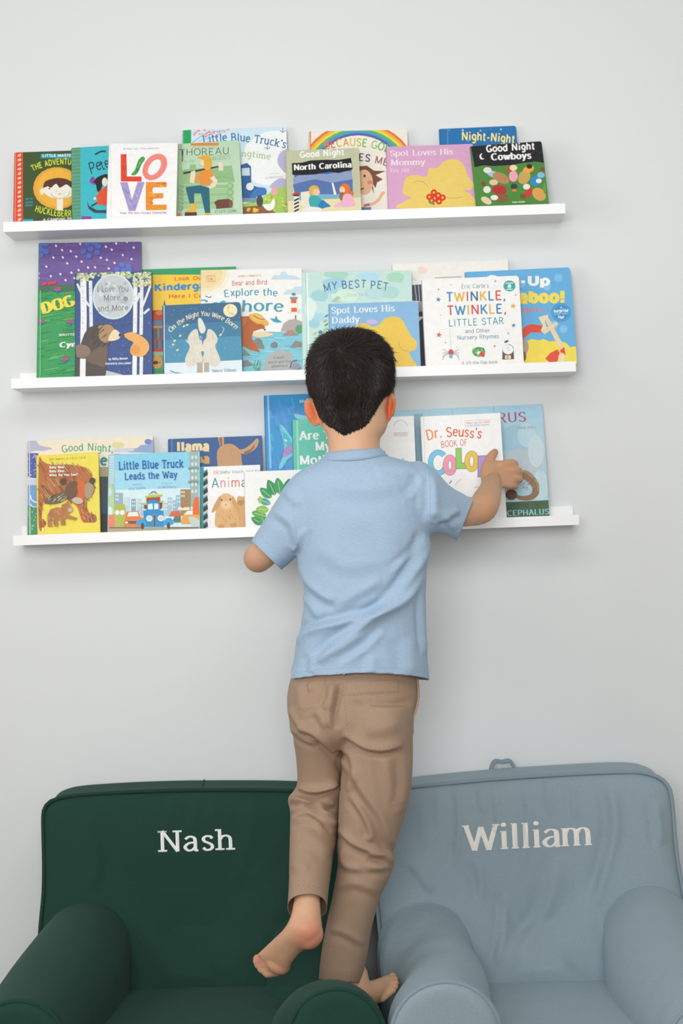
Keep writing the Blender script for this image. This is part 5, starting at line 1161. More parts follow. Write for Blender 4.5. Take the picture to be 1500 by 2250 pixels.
b.text('#d9736a', "JONNY LAMBERT'S", 840, 164, 1055, 156, 18, **SANS); b.text('#d95a4a', 'Bear and Bird', 790, 240, 1110, 228, 44, **dict(thick=.9, gap=.8, jitter=.3)); b.text('#3f9db0', 'Explore the', 722, 344, 1204, 336, 66, bulge=10, **dict(thick=1.05, thin=.8, gap=.8, jitter=.35)); b.text('#3f9db0', 'Seashore', 480, 470, 1260, 478, 104, **dict(thick=1.1, thin=.8, gap=.7, jitter=.3))
b.line('#4a5a66', 8, 545, 335, 585, 350, 600, 335); b.poly('#3fb0c4', 670, 395, 710, 375, 740, 390, 700, 402)
b.poly('#7cc5d4', 880, 680, 1100, 660, 1430, 670, 1440, 1060, 880, 1060); b.strokes(['#a3d8e0', '#5fb3c6', '#8fd0dc'], 50, 900, 690, 1360, 1000, 90, 4, 8, 6); b.poly('#e9d2b0', 960, 690, 1060, 660, 1170, 690, 1050, 716, smooth=True)
b.poly('#b3a8a2', 1235, 660, 1260, 590, 1310, 555, 1370, 548, 1430, 570, 1430, 668); b.rect('#f3f0ea', 1332, 368, 1388, 548); b.rect('#e8622c', 1330, 368, 1380, 402); b.rect('#e8622c', 1332, 444, 1384, 482); b.rect('#7d98a4', 1320, 345, 1390, 366); b.rect('#cfdce0', 1338, 325, 1372, 346); b.ell('#5f7f90', 1354, 320, 18, 12); b.rect('#6a7a5a', 1366, 512, 1378, 548)
b.poly('#2f9fc9', 1135, 540, 1180, 545, 1196, 512, 1204, 545, 1248, 575, 1200, 580, 1170, 572); b.ell('#4fa068', 1405, 640, 36, 40); b.poly('#978c86', 1250, 700, 1300, 655, 1340, 645, 1400, 695)
b.ell('#e0785a', 1330, 672, 16, 18); b.poly('#b9622c', 860, 525, 960, 520, 1050, 580, 1075, 630, 985, 660, 970, 720, 1050, 855, 960, 830, 880, 790, smooth=False); b.poly('#c97236', 870, 540, 930, 535, 910, 600, 880, 620); b.ell('#e2b24e', 1035, 555, 100, 38, 25); b.ell('#e8bc5c', 1020, 530, 60, 36, 15); b.line('#b85a3a', 8, 985, 515, 1040, 545, 1090, 550); b.ell('#2e2724', 1090, 645, 9, 7); b.ell('#b9622c', 1060, 615, 34, 20, 30)
b.poly('#85807a', 990, 740, 1030, 720, 1060, 740, 1090, 820, 1020, 815); b.poly('#8a8480', 1320, 810, 1370, 745, 1430, 760, 1432, 805); b.poly('#7d8a74', 890, 880, 900, 820, 960, 880); b.poly('#8a8480', 890, 930, 930, 920, 990, 970, 890, 985); b.ell('#7f8388', 1175, 790, 34, 22); b.line('#5a6a7a', 6, 1145, 780, 1180, 760, 1205, 780); b.ell('#5a6066', 1262, 845, 20, 16)
b.poly('#aeb0ae', 1060, 1060, 1100, 900, 1150, 860, 1240, 825, 1330, 850, 1400, 1060); b.text('#6e767a', 'A beach', 1170, 915, 1270, 908, 24, **SANS); b.text('#6e767a', 'search and find', 1120, 955, 1330, 946, 24, **SANS); b.text('#6e767a', 'adventure', 1150, 992, 1300, 984, 24, **SANS); b.ell('#8f96a4', 1370, 980, 46, 34); b.line('#4f5a7a', 10, 1320, 1000, 1340, 940, 1385, 925); b.line('#4f5a7a', 9, 1340, 1020, 1390, 1015, 1420, 990); b.strokes(['#5f9a6a', '#4f8a5a'], 14, 980, 920, 1060, 1000, -14, 50, 6, 3); b.line('#f9f8f5', 6, 498, 100, 508, 1050, smooth=False)
b = Book('onthe', 1, 2, (170, 1058), (885, 1042), (165, 420), .013, 'B', '#3c7ba0', 'square blue night book with two pale furry shapes, a full moon and arched lettering', G2, 'board_book', r=.006, on=('kinder', 'bird', 'ily'), tr=(850, 390))
b.poly('#35668e', 150, 380, 900, 380, 900, 560, 150, 600); b.poly('#4790b0', 150, 740, 900, 700, 900, 940, 150, 960); b.dots(['#d9e6ee', '#a9cada'], 90, 175, 410, 870, 900, 1.2, 3, 6); b.poly('#dfe9ef', 150, 950, 500, 940, 890, 920, 890, 1070, 150, 1070); b.poly('#4f94bc', 170, 1046, 300, 1042, 470, 1046, 470, 1062, 170, 1066); b.line('#4f94bc', 10, 222, 1018, 260, 1034, 320, 1044)
b.ell('#efe4b4', 774, 468, 64, 60, 0, 30); b.dots(['#e2d29a', '#f6efcc'], 16, 735, 430, 815, 505, 6, 14, 3); b.text('#efe6c2', 'On the Night You Were Born', 228, 672, 824, 640, 44, bulge=138, **dict(thick=1.1, thin=.6, gap=.5, slant=.15))
for x, y in ((265, 745), (252, 780), (315, 700), (350, 612), (380, 600), (684, 692), (290, 830)): b.ell('#dfd9a2', x, y, 13, 9, -30)
b.line('#e6e2c4', 5, 700, 620, 716, 640, 690, 690)
for sgn, cx in ((-1, 445), (1, 600)):
    b.poly('#ddd6c6', *[v for x, y in ((470, 640), (420, 660), (385, 720), (390, 760), (405, 800), (360, 920), (395, 985), (470, 960), (520, 930), (508, 850), (515, 760), (490, 720)) for v in ((x if sgn < 0 else 1042 - x), y)], smooth=True)
b.poly('#e6e0d2', 478, 560, 492, 535, 520, 560, 548, 640, 520, 680, 490, 650, smooth=True); b.poly('#e3dccd', 362, 735, 400, 760, 470, 790, 580, 760, 620, 790, 560, 840, 470, 830, 390, 770, smooth=True); b.ell('#3c7ba0', 518, 712, 26, 34); b.strokes(['#cbbfa8', '#efe9dc'], 60, 385, 660, 640, 950, 6, 26, 5, 4, [(380, 680), (660, 680), (680, 930), (540, 960), (360, 940)])
b.rect('#b5a793', 470, 945, 520, 1050); b.rect('#b5a793', 535, 945, 578, 1030); b.text('#7f98ac', 'Nancy Tillman', 612, 1034, 826, 1026, 28, **SERIF); b.line('#e6ecf0', 7, 168, 420, 172, 1060, smooth=False)
b = Book('bear', 1, 0, (1088, 1178), (2290, 1140), (1070, 95), .011, 'C', '#efebe4', 'large off-white book with dark purple letters, mostly hidden behind the white rhyme book', G2, tr=(2258, 48))
b.poly('#3f3d58', 1230, 310, 1420, 300, 1420, 490, 1240, 470); b.line('#d9d4cc', 6, 1270, 310, 1290, 480); b.line('#d9d4cc', 6, 1310, 310, 1320, 490); b.line('#8c8790', 4, 1236, 275, 1255, 240, 1285, 270); b.ell('#a39c98', 1330, 560, 60, 80); b.poly('#2c2b3a', 1300, 700, 1360, 640, 1420, 640, 1420, 1180, 1320, 1180, smooth=False); b.ell('#24232c', 1340, 610, 36, 26); b.ell('#f0d9ca', 1350, 160, 50, 40); b.rect('#1f1e24', 1320, 900, 1420, 1190)
b.crop('D'); b.line('#a29d9a', 7, 180, 200, 410, 190, smooth=False)
b.crop('C')
b = Book('pet', 1, 1, (120, 1200), (1262, 1165), (100, 182), .012, 'C', '#c5e2da', 'pale aqua watercolour book with blue hand lettering, behind the blue book at the head', G2, r=.005, on=('bear',), spine='#cfe6dd', tr=(1200, 158))
for c, x, y, rx, ry in (('#a9d6c4', 470, 200, 130, 40), ('#b5dcec', 800, 220, 120, 40), ('#a3d2d6', 300, 420, 90, 60), ('#a9d8bf', 1080, 230, 90, 50), ('#a4cfe0', 450, 280, 120, 40), ('#9fd2d8', 240, 700, 60, 60), ('#d3ead8', 560, 420, 140, 60), ('#a6d4dc', 420, 350, 70, 50), ('#b0d8d0', 1000, 380, 120, 60), ('#a9d8e0', 290, 640, 60, 40), ('#dfeee6', 200, 560, 50, 120), ('#b8dce0', 860, 400, 100, 50)):
    for k in range(3): b.ell(c, x + 14 * k - 10, y + 9 * k, rx * (1 - .25 * k), ry * (1 - .2 * k), 20 * k)
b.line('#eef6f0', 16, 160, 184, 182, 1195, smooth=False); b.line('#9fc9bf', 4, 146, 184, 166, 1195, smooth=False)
b.text('#2f6f9c', 'MY BEST PET', 338, 376, 992, 364, 80, bulge=28, **dict(thick=.8, gap=1.0, jitter=.5)); b.text('#9fb8b4', 'LOUISE TATE', 545, 432, 790, 424, 28, **HAND); b.poly('#a9c9bc', 405, 486, 470, 425, 510, 445, 490, 490); b.poly('#d3dda0', 460, 490, 500, 440, 512, 480)
for c, x, y in (('#c9b24a', 245, 812), ('#6a8fc4', 290, 790), ('#8fb84a', 350, 680), ('#5a7fae', 360, 630), ('#a9c25a', 345, 770), ('#4f74b0', 300, 800), ('#5a9a6a', 360, 720)): b.ell(c, x, y, 22, 9, -35)
b = Book('daddy', 1, 2, (408, 1195), (1332, 1160), (380, 505), .012, 'C', '#89b9dd', 'sky-blue book with a plain yellow rounded mound, directly behind the boy\'s head', G2, 'board_book', r=.008, on=('pet', 'bear'))
b.text('#f0eff0', 'Spot Loves His', 412, 605, 1064, 580, 66, **SERIF); b.text('#f0eff0', 'Daddy', 420, 706, 700, 694, 66, **SERIF); b.text('#d9e6f0', 'Eric Hill', 418, 785, 620, 780, 42, **SERIF)
b.poly('#ecc552', 655, 780, 690, 720, 760, 705, 830, 740, 900, 720, 960, 660, 1050, 635, 1130, 660, 1180, 740, 1230, 830, 1290, 900, 1270, 980, 1210, 1000, 1235, 1060, 1260, 1180, 700, 1220, smooth=True); b.line('#b8963c', 5, 1105, 890, 1120, 950, 1160, 985, 1210, 992); b.ell('#c9b6e0', 830, 690, 60, 26)
b.crop('D')
b = Book('peek', 1, 1, (495, 980), (1410, 925), (465, 148), .013, 'D', '#62aede', 'blue board book with a red and cream toy digger arm, rightmost on middle ledge', G2, 'board_book', r=.007, on=('bear',), lmax=15, tr=(1340, 108))
b.dots('#7fc0e8', 16, 500, 150, 1350, 720, 26, 44, 4); b.poly('#f2d94a', 460, 760, 980, 745, 1020, 730, 1080, 742, 1120, 730, 1170, 750, 1250, 745, 1310, 760, 1350, 800, 1420, 790, 1430, 1000, 460, 1010)
b.text('#f4f4f2', 'Pop-Up', 640, 262, 1166, 262, 78, **dict(FATB, thick=2.0)); b.text('#f4dc4e', 'Peekaboo!', 560, 416, 1300, 408, 96, **dict(FATB, thick=2.3)); b.text('#e0746a', 'Diggers', 780, 500, 1134, 498, 52, **dict(SERIF, thick=1.0))
b.ell('#2f8fc9', 1272, 500, 84, 80, 0, 30); b.ell('#62aede', 1272, 500, 76, 72, 0, 30); b.ell('#2f8fc9', 1272, 500, 70, 67, 0, 30); b.text('#dcecf4', 'A', 1264, 466, 1282, 466, 18, **SANS); b.text('#eef4f6', 'surprise', 1210, 500, 1334, 494, 28, **BOLD); b.text('#bcdcec', 'under every', 1212, 520, 1332, 514, 14, **SANS); b.text('#eef4f6', 'flap!', 1246, 552, 1298, 550, 24, **BOLD)
b.poly('#df4426', 880, 720, 960, 620, 1010, 600, 1120, 615, 1110, 675, 1010, 672, 930, 740, 880, 800); b.poly('#e8d2a8', 1130, 560, 1160, 540, 1300, 800, 1260, 820); b.poly('#ecd9b2', 1075, 545, 1110, 530, 1160, 520, 1160, 560, 1130, 570, 1150, 640, 1120, 680, 1095, 660, 1115, 610); b.poly('#e8d2a8', 1100, 660, 1230, 580, 1250, 600, 1130, 690); b.poly('#e2482a', 1135, 900, 1180, 850, 1240, 820, 1260, 850, 1240, 925, 1170, 930); b.poly('#df4426', 1260, 830, 1300, 800, 1310, 870, 1285, 880); b.ell('#ecd9b2', 1278, 890, 30, 40); b.ell('#b59a84', 960, 800, 30, 60); b.ell('#6a5a4a', 950, 880, 20, 40)
b = Book('twin', 1, 2, (105, 978), (950, 945), (68, 215), .013, 'D', '#f2f0ec', 'white book of rhymes with rainbow-coloured title, small stars and a clock on middle ledge', G2, 'board_book', r=.007, on=('bear', 'peek', 'daddy'), tr=(890, 180))
C5 = ['#2f86b8', '#e0b03c', '#e05a4a', '#2a6f9c', '#e0b03c', '#2f86b8', '#dc4a4a', '#2f86b8']
b.text('#6f9cb4', "Eric Carle's", 408, 292, 646, 284, 36, **SANS); b.text(C5, 'TWINKLE,', 278, 408, 790, 390, 82, **dict(thick=1.15, gap=.9)); b.text(['#dc4a4a', '#2f86b8', '#c9b84a', '#dc4a4a', '#2f86b8', '#e0b03c', '#2f7fae', '#dc4a4a'], 'TWINKLE,', 286, 524, 796, 506, 82, **dict(thick=1.15, gap=.9)); b.text('#3a97a2', 'LITTLE STAR', 298, 622, 776, 600, 60, **dict(thick=.9, gap=.9)); b.text('#6e94ae', 'and Other', 442, 678, 656, 672, 34, **SANS); b.text('#6e94ae', 'Nursery Rhymes', 372, 736, 734, 722, 36, **SANS); b.text('#7a9c9c', 'A lift-the-flap book', 410, 952, 722, 942, 28, **SANS)
for c, x, y, r in (('#4a86b8', 208, 388, 26), ('#e0b03c', 856, 444, 28), ('#3f7fb8', 860, 612, 22), ('#d8584a', 214, 694, 28), ('#5f8fa8', 702, 228, 12), ('#4f8090', 210, 300, 10), ('#e0c060', 316, 260, 9), ('#d86a5a', 880, 348, 10), ('#7fb0b4', 814, 680, 13), ('#d8605a', 696, 792, 13), ('#4f9098', 270, 762, 9), ('#d9c870', 228, 522, 8), ('#d9b860', 364, 800, 8)): b.star(c, x, y, r, 10)
b.ell('#2fa39c', 824, 270, 52, 48); b.ell('#cfe8e4', 824, 272, 16, 20); b.line('#dff0ee', 7, 792, 247, 858, 243, smooth=False); b.line('#dff0ee', 7, 798, 301, 852, 298, smooth=False)
b.line('#a9a9a9', 2, 308, 640, 318, 820, smooth=False); b.ell('#d6402f', 317, 845, 22, 26); b.ell('#7fa8c0', 317, 880, 16, 18)
for s_ in (-1, 1):
    for a in (-30, 0, 25, 45): b.line('#6a7078', 3, 317, 858, 317 + s_ * 50, 858 + a * .6 - 14, 317 + s_ * 72, 858 + a * 1.2)
b.ell('#3f8f4a', 558, 842, 56, 42); b.dots(['#5fb05a', '#2f7a3c', '#7cc06a'], 26, 512, 812, 606, 878, 8, 14, 4); b.ell('#f2f0ec', 560, 850, 20, 14); b.ell('#d63c2c', 586, 862, 24, 20); b.poly('#5a4034', 762, 908, 764, 820, 790, 782, 830, 776, 858, 800, 864, 904); b.ell('#eef0ee', 812, 822, 46, 42); b.rect('#e8e2d0', 786, 872, 836, 902); b.ell('#e0a040', 808, 886, 14, 12); b.line('#7a8488', 3, 812, 822, 812, 796); b.line('#7a8488', 3, 812, 822, 830, 834); b.ell('#4a4f58', 798, 752, 20, 9, -25)

# ============ lowest ledge
b = Book('gn', 2, 0, (262, 1530), (2075, 1490), (255, 185), .011, 'E', '#efe2c9', 'wide cream sky book with green lettering behind the yellow book, leftmost on lowest ledge', G3)
b.poly('#b9b9d0', 250, 170, 380, 180, 440, 250, 620, 295, 500, 330, 380, 330, 300, 350, 250, 360, smooth=True); b.poly('#4a5fae', 240, 360, 420, 365, 430, 720, 330, 720, 240, 690); b.poly('#b08fae', 350, 380, 420, 400, 420, 560, smooth=False); b.poly('#c9cfe0', 240, 700, 340, 740, 430, 700, 430, 830, 240, 830, smooth=True); b.poly('#6f9fd0', 240, 820, 430, 820, 430, 1130, 240, 1120); b.poly('#3f8f6c', 240, 1110, 440, 1120, 2100, 1100, 2100, 1540, 240, 1560); b.dots('#e6e6f4', 22, 260, 390, 410, 700, 3, 8, 6); b.dots(['#8fc99a', '#c98fae', '#d9d96a'], 40, 280, 1160, 410, 1500, 4, 10, 8); b.line('#eef0f2', 16, 300, 960, 330, 1040, 420, 1080); b.line('#eef0f2', 12, 300, 1090, 340, 1130, 420, 1130)
b.poly('#8fa8d0', 1690, 350, 1760, 300, 1840, 290, 1880, 250, 1990, 240, 2000, 180, 2080, 170, 2080, 360, smooth=False); b.ell('#6f86c4', 1990, 200, 50, 40); b.poly('#c9cfda', 1400, 330, 1700, 290, 1800, 320, 1700, 345, 1450, 350, smooth=True); b.ell('#e0d3a0', 1560, 250, 90, 50)
b.text('#37a070', 'Good Night,', 762, 352, 1488, 354, 105, bulge=22, **dict(thick=.95, thin=.8, serif=.6, sth=.7, gap=.9, jitter=.5)); b.text('#2a8090', 'Little Train', 900, 540, 1990, 530, 150, **dict(thick=1.5, serif=.9, sth=1, gap=.9)); b.rect('#a89a7a', 1280, 560, 1420, 800); b.rect('#33413f', 1280, 700, 1420, 1100); b.rect('#27465e', 1280, 1000, 1420, 1250); b.rect('#221d1c', 1280, 1230, 1420, 1520); b.line('#dcd6d4', 12, 290, 180, 300, 1530, smooth=False)
b = Book('bbear', 2, 1, (412, 1525), (1305, 1495), (415, 395), .013, 'E', '#f0dc52', 'yellow book with a big and a small brown crayon bear at left of lowest ledge', G3, 'board_book', r=.008, on=('gn',), tr=(1260, 345))
b.text('#8a7c3a', 'Bill Martin Jr / Eric Carle', 582, 470, 1100, 440, 32, **SANS)
big = [(425, 480), (480, 475), (560, 520), (700, 530), (860, 525), (1000, 545), (1120, 580), (1190, 660), (1200, 760), (1230, 860), (1200, 960), (1130, 1020), (1130, 1200), (1240, 1250), (1250, 1340), (1170, 1360), (1060, 1350), (1010, 1240), (970, 1130), (880, 1060), (790, 1000), (640, 1090), (520, 1090), (495, 1060), (470, 1290), (530, 1350), (520, 1400), (425, 1420)]
b.poly('#b8703c', *[v for p in big for v in p], smooth=True); b.strokes(['#d8843c', '#8a5a36', '#6a5040', '#e0763a', '#c9a878', '#a5602f'], 190, 400, 490, 1200, 1060, 70, 110, 11, 6, big); b.strokes(['#e0622f', '#c9a070', '#8a5432'], 50, 1000, 1100, 1200, 1300, 30, 70, 10, 3, big); b.strokes(['#b8622f', '#8a5432', '#d68a4a'], 40, 420, 1000, 500, 1380, 20, 60, 10, 4, big)
b.poly('#6e6248', 530, 1085, 560, 1000, 780, 930, 840, 1010, 700, 1090, smooth=True); b.strokes(['#d9d0a8', '#4f4836'], 22, 560, 1000, 780, 1070, 60, -50, 7, 5); b.poly('#6e5236', 800, 900, 850, 800, 960, 770, 980, 900, 920, 1010, 830, 990, smooth=True); b.poly('#d8662f', 980, 830, 1060, 760, 1120, 900, 1060, 1050, 1010, 1000, smooth=True); b.poly('#a8987a', 1090, 830, 1170, 800, 1220, 880, 1170, 1000, 1100, 1010, smooth=True); b.ell('#4c4436', 780, 775, 50, 46); b.ell('#4c4436', 1195, 765, 44, 46, 30); b.ell('#c4b8a6', 985, 1050, 80, 48, 10)
for i, t in enumerate(('Baby Bear,', 'Baby Bear,', 'What Do You See?')): b.text('#f2ede0', t, 582, 590 + 56 * i, (812, 812, 985)[i], 584 + 54 * i, 34, **dict(FATB, thick=1.8))
cub = [(550, 1260), (600, 1170), (700, 1145), (760, 1150), (750, 1110), (800, 1090), (850, 1050), (880, 1110), (915, 1170), (900, 1215), (850, 1225), (870, 1260), (980, 1300), (960, 1330), (820, 1300), (800, 1320), (810, 1400), (745, 1400), (735, 1320), (700, 1330), (705, 1420), (645, 1415), (635, 1330), (612, 1330), (622, 1425), (558, 1420)]
b.poly('#b57842', *[v for p in cub for v in p]); b.strokes(['#d38a48', '#8a6240', '#c9b088', '#a8642f'], 70, 550, 1090, 900, 1400, 26, 40, 7, 8, cub); b.ell('#c4b8a6', 880, 1185, 30, 32); b.poly('#f6f3ec', 478, 1490, 474, 1455, 486, 1435, 498, 1455, 496, 1492, smooth=True)
b = Book('truck', 2, 2, (105, 1370), (1315, 1325), (65, 355), .010, 'F', '#a6dcee', 'sky-blue book with a blue vehicle in city traffic and dark blue title on lowest ledge', G3, 'hardcover_book', on=('gn',))
b.poly('#8fd4ec', 40, 300, 1300, 290, 1300, 520, 60, 560); b.poly('#d9eff2', 90, 820, 1300, 790, 1320, 1400, 90, 1400)
b.poly('#a9cdd6', 60, 340, 190, 340, 205, 1000, 80, 1000); b.poly('#a3b8b0', 1175, 310, 1290, 300, 1300, 1040, 1190, 1040)
for r in range(11):
    for k in range(4): b.rect('#d3e8ec', 80 + 27 * k, 372 + 34 * r, 98 + 27 * k, 396 + 34 * r)
for y in (520, 700): b.rect('#7f9a92', 1160, y, 1300, y + 34)
for r in range(6): b.ell('#dbe6de', 1216, 390 + 90 * r, 16, 26); b.ell('#dbe6de', 1262, 388 + 90 * r, 14, 26)
for x0, y0, x1, c in ((190, 860, 300, '#9fb4c0'), (320, 920, 385, '#c3d6e0'), (410, 940, 470, '#8fa8bc'), (490, 940, 540, '#b9cfdc'), (545, 990, 590, '#a9bfcc'), (890, 920, 945, '#a9c4d4'), (960, 960, 1050, '#9fb6c4'), (1000, 890, 1050, '#8fbcd0'), (830, 990, 890, '#b3cad6'), (1060, 815, 1190, '#a8865f')):
    b.rect(c, x0, y0, x1, 1160)
    for q in range(2): b.rect('#e3eef0', x0 + 12 + q * 26, y0 + 24, x0 + 26 + q * 26, y0 + 50); b.rect('#e3eef0', x0 + 12 + q * 26, y0 + 74, x0 + 26 + q * 26, y0 + 100)
b.poly('#b9d8a6', 75, 740, 150, 740, 185, 830, 195, 1330, 95, 1340); b.ell('#cfe6ee', 115, 850, 34, 60); b.ell('#e3eef0', 128, 1100, 34, 60); b.poly('#b8bc5a', 185, 1010, 320, 1010, 340, 1100, 340, 1330, 185, 1330); b.ell('#e9f0ec', 226, 1120, 30, 34); b.ell('#e9f0ec', 292, 1120, 30, 34); b.poly('#ee8a6a', 100, 1150, 190, 1150, 195, 1310, 108, 1312); b.poly('#e8803a', 310, 1310, 330, 1190, 350, 1110, 500, 1100, 530, 1180, 590, 1190, 590, 1310); b.poly('#eef2ee', 358, 1172, 376, 1118, 490, 1112, 512, 1168); b.rect('#5a6068', 350, 1232, 480, 1268); b.ell('#f2f0e6', 350, 1252, 18, 14)
b.poly('#e8a84a', 1060, 1230, 1120, 1110, 1230, 1080, 1310, 1090, 1310, 1270, 1070, 1270); b.poly('#e9f0ec', 1110, 1150, 1150, 1100, 1225, 1096, 1226, 1146); b.poly('#e8702c', 1220, 1020, 1250, 920, 1300, 912, 1310, 1150, 1222, 1150); b.poly('#5f7a6a', 960, 1220, 1000, 1140, 1060, 1150, 1060, 1250, 980, 1250); b.poly('#c9d3c9', 1165, 1190, 1240, 1180, 1310, 1230, 1312, 1320, 1220, 1310, smooth=True); b.poly('#d86a4a', 905, 1170, 950, 1100, 1050, 1100, 1060, 1170); b.rect('#e9e4da', 1030, 1050, 1180, 1090); b.ell('#d8503a', 1090, 1046, 20, 14)
b.rect('#b9a98a', 100, 1310, 1320, 1380); b.rect('#7f766a', 120, 1312, 1300, 1332); b.poly('#a8472c', 610, 930, 790, 915, 790, 1000, 610, 1010); b.poly('#c3c64a', 590, 905, 660, 890, 820, 880, 815, 905, 600, 928, smooth=False); b.poly('#c3c64a', 545, 1000, 640, 995, 630, 1025, 560, 1020); b.poly('#c3c64a', 780, 970, 835, 965, 830, 990, 785, 996); b.poly('#7a4a30', 580, 1020, 620, 1020, 620, 1080, 585, 1070); b.poly('#7a4a30', 780, 990, 820, 990, 815, 1060, 785, 1080)
b.line('#6a6a5a', 6, 640, 880, 700, 850, 760, 870); b.line('#6a6a5a', 5, 690, 880, 680, 850, 730, 840, 720, 880)
b.poly('#2a90cc', 615, 1085, 620, 985, 660, 955, 730, 952, 775, 985, 780, 1085, 835, 1100, 840, 1310, 575, 1310, 572, 1105); b.poly('#e3f0f2', 630, 1010, 690, 1000, 696, 1078, 632, 1080); b.poly('#e3f0f2', 712, 1000, 768, 1006, 768, 1076, 714, 1078); b.poly('#3aa3dc', 478, 1275, 510, 1220, 575, 1210, 610, 1280, 570, 1300, smooth=True); b.poly('#3aa3dc', 835, 1280, 860, 1210, 930, 1195, 968, 1250, 950, 1275, 880, 1285, smooth=True); b.rect('#7d8f96', 700, 1140, 738, 1310); b.rect('#4a4f55', 710, 1155, 728, 1300); b.ell('#eef0ec', 650, 1200, 42, 40); b.ell('#eef0ec', 800, 1196, 42, 40); b.ell('#c9dbe0', 650, 1200, 28, 26); b.ell('#c9dbe0', 800, 1196, 28, 26); b.rect('#9fae9a', 545, 1310, 890, 1342); b.ell('#57483f', 560, 1300, 22, 44); b.ell('#57483f', 900, 1296, 20, 44)
b.text('#1f5fae', 'Little Blue Truck', 250, 558, 1096, 524, 108, **SLAB); b.text('#1f5fae', 'Leads the Way', 328, 690, 1014, 662, 92, **SLAB); b.text('#7fa3b4', 'Written by', 430, 764, 546, 754, 20, **HAND); b.text('#6f93a8', 'Alice Schertle', 374, 826, 602, 812, 36, **HAND); b.text('#7fa3b4', 'Illustrated by', 806, 746, 952, 740, 18, **HAND); b.text('#6f93a8', 'Jill McElmurry', 752, 810, 1006, 796, 36, **HAND)
b = Book('llama', 2, 0, (918, 1350), (2155, 1300), (905, 148), .010, 'F', '#2f5a92', 'dark blue book with cream lettering and a tan long-eared shape on lowest ledge', G3, spine='#2b5284')
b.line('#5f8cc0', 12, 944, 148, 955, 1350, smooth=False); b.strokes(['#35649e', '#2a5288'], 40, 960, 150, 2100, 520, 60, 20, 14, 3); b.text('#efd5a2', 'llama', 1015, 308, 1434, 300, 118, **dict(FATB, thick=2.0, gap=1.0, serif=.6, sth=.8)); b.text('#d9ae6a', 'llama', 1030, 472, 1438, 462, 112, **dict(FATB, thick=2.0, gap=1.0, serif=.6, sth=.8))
b.crop('G'); b.poly('#c2966a', 250, 900, 240, 760, 270, 690, 350, 650, 430, 660, 500, 720, 520, 830, 505, 920, 260, 930, smooth=True); b.poly('#c79c70', 245, 565, 320, 560, 320, 680, 285, 705, smooth=False); b.poly('#8d6648', 262, 580, 296, 576, 302, 672, 285, 682, smooth=False); b.poly('#c79c70', 490, 720, 560, 700, 640, 640, 690, 590, 716, 610, 690, 690, 610, 750, 520, 760, smooth=True); b.poly('#8d6648', 540, 745, 620, 710, 680, 640, 660, 700, 580, 775, smooth=False)
b = Book('anim', 2, 1, (60, 1605), (745, 1580), (75, 910), .014, 'G', '#f3f2f0', 'white book with a striped teal spine edge and two tan lop-eared rabbits on lowest ledge', G3, 'board_book', on=('llama',), spine='#1f9aa0')
b.rect('#20a0a4', 40, 880, 92, 1640)
for i in range(8): b.poly('#232c34', 84, 985 + 98 * i, 134, 950 + 98 * i, 138, 1000 + 98 * i, 88, 1036 + 98 * i); b.poly('#20a0a4', 78, 970 + 98 * i, 126, 905 + 98 * i + 30, 134, 950 + 98 * i, 84, 985 + 98 * i); b.poly('#e6c9c4', 84, 1036 + 98 * i, 138, 1000 + 98 * i, 140, 1030 + 98 * i, 88, 1064 + 98 * i)
b.text('#e09a8a', 'DK', 210, 990, 262, 986, 26, **dict(SERIF, thick=1.4)); b.line('#e8b0a2', 4, 202, 956, 270, 952, 272, 994, 204, 998, 202, 956, smooth=False); b.text(['#5f9aa8', '#5f9aa8', '#5f9aa8', '#d8a04a', '#e08a7a', '#5f9aa8', '#5f9aa8'], 'baby touch and feel', 282, 986, 760, 972, 34, **dict(SANS, thick=.8)); b.text(['#2f8296', '#d87a9c', '#e0b03c', '#d8655a', '#2f8296', '#d87a9c', '#d8655a'], 'Animals', 180, 1146, 690, 1132, 108, **dict(thick=.7, gap=.9))
b.poly('#d3a468', 470, 1270, 530, 1250, 600, 1270, 620, 1590, 470, 1590, smooth=True); b.poly('#b98a50', 470, 1300, 555, 1290, 530, 1340, 500, 1350, smooth=True); b.poly('#dcae74', 235, 1390, 280, 1350, 440, 1350, 480, 1450, 490, 1560, 460, 1600, 250, 1600, 215, 1540, smooth=True); b.ell('#e0b57c', 345, 1310, 92, 100); b.poly('#d09c5c', 275, 1240, 215, 1330, 178, 1430, 230, 1400, 280, 1320, smooth=True); b.poly('#d09c5c', 420, 1240, 470, 1330, 512, 1450, 470, 1410, 415, 1320, smooth=True); b.ell('#ecc898', 345, 1345, 58, 46); b.ell('#3a2c22', 294, 1285, 9, 12); b.ell('#3a2c22', 392, 1280, 9, 12); b.ell('#c98f70', 342, 1338, 12, 8); b.ell('#c9965a', 290, 1585, 36, 24); b.ell('#c9965a', 430, 1575, 40, 24); b.strokes(['#e6c08c', '#c99a5c'], 60, 240, 1390, 470, 1540, 4, 26, 5, 4)
b = Book('cat', 2, 2, (570, 1590), (1385, 1562), (555, 965), .012, 'G', '#f4f3ef', 'white book with a cluster of green leaves behind the boy\'s left shoulder', G3, 'board_book', on=('llama', 'anim'), lmax=14)
def leaf(c, x, y, ln, wd, a):
    ca, sa = math.cos(math.radians(a)), math.sin(math.radians(a)); q = [(0, 0), (.25, .42), (.6, .46), (1, 0), (.6, -.46), (.25, -.42)]
    b.poly(c, *[v for u, w2 in q for v in (x + u * ln * ca - w2 * wd * sa, y - u * ln * sa - w2 * wd * ca)], smooth=True); b.line('#d3e3b0', 5, x, y, x + ln * .8 * ca, y - ln * .8 * sa, smooth=False)
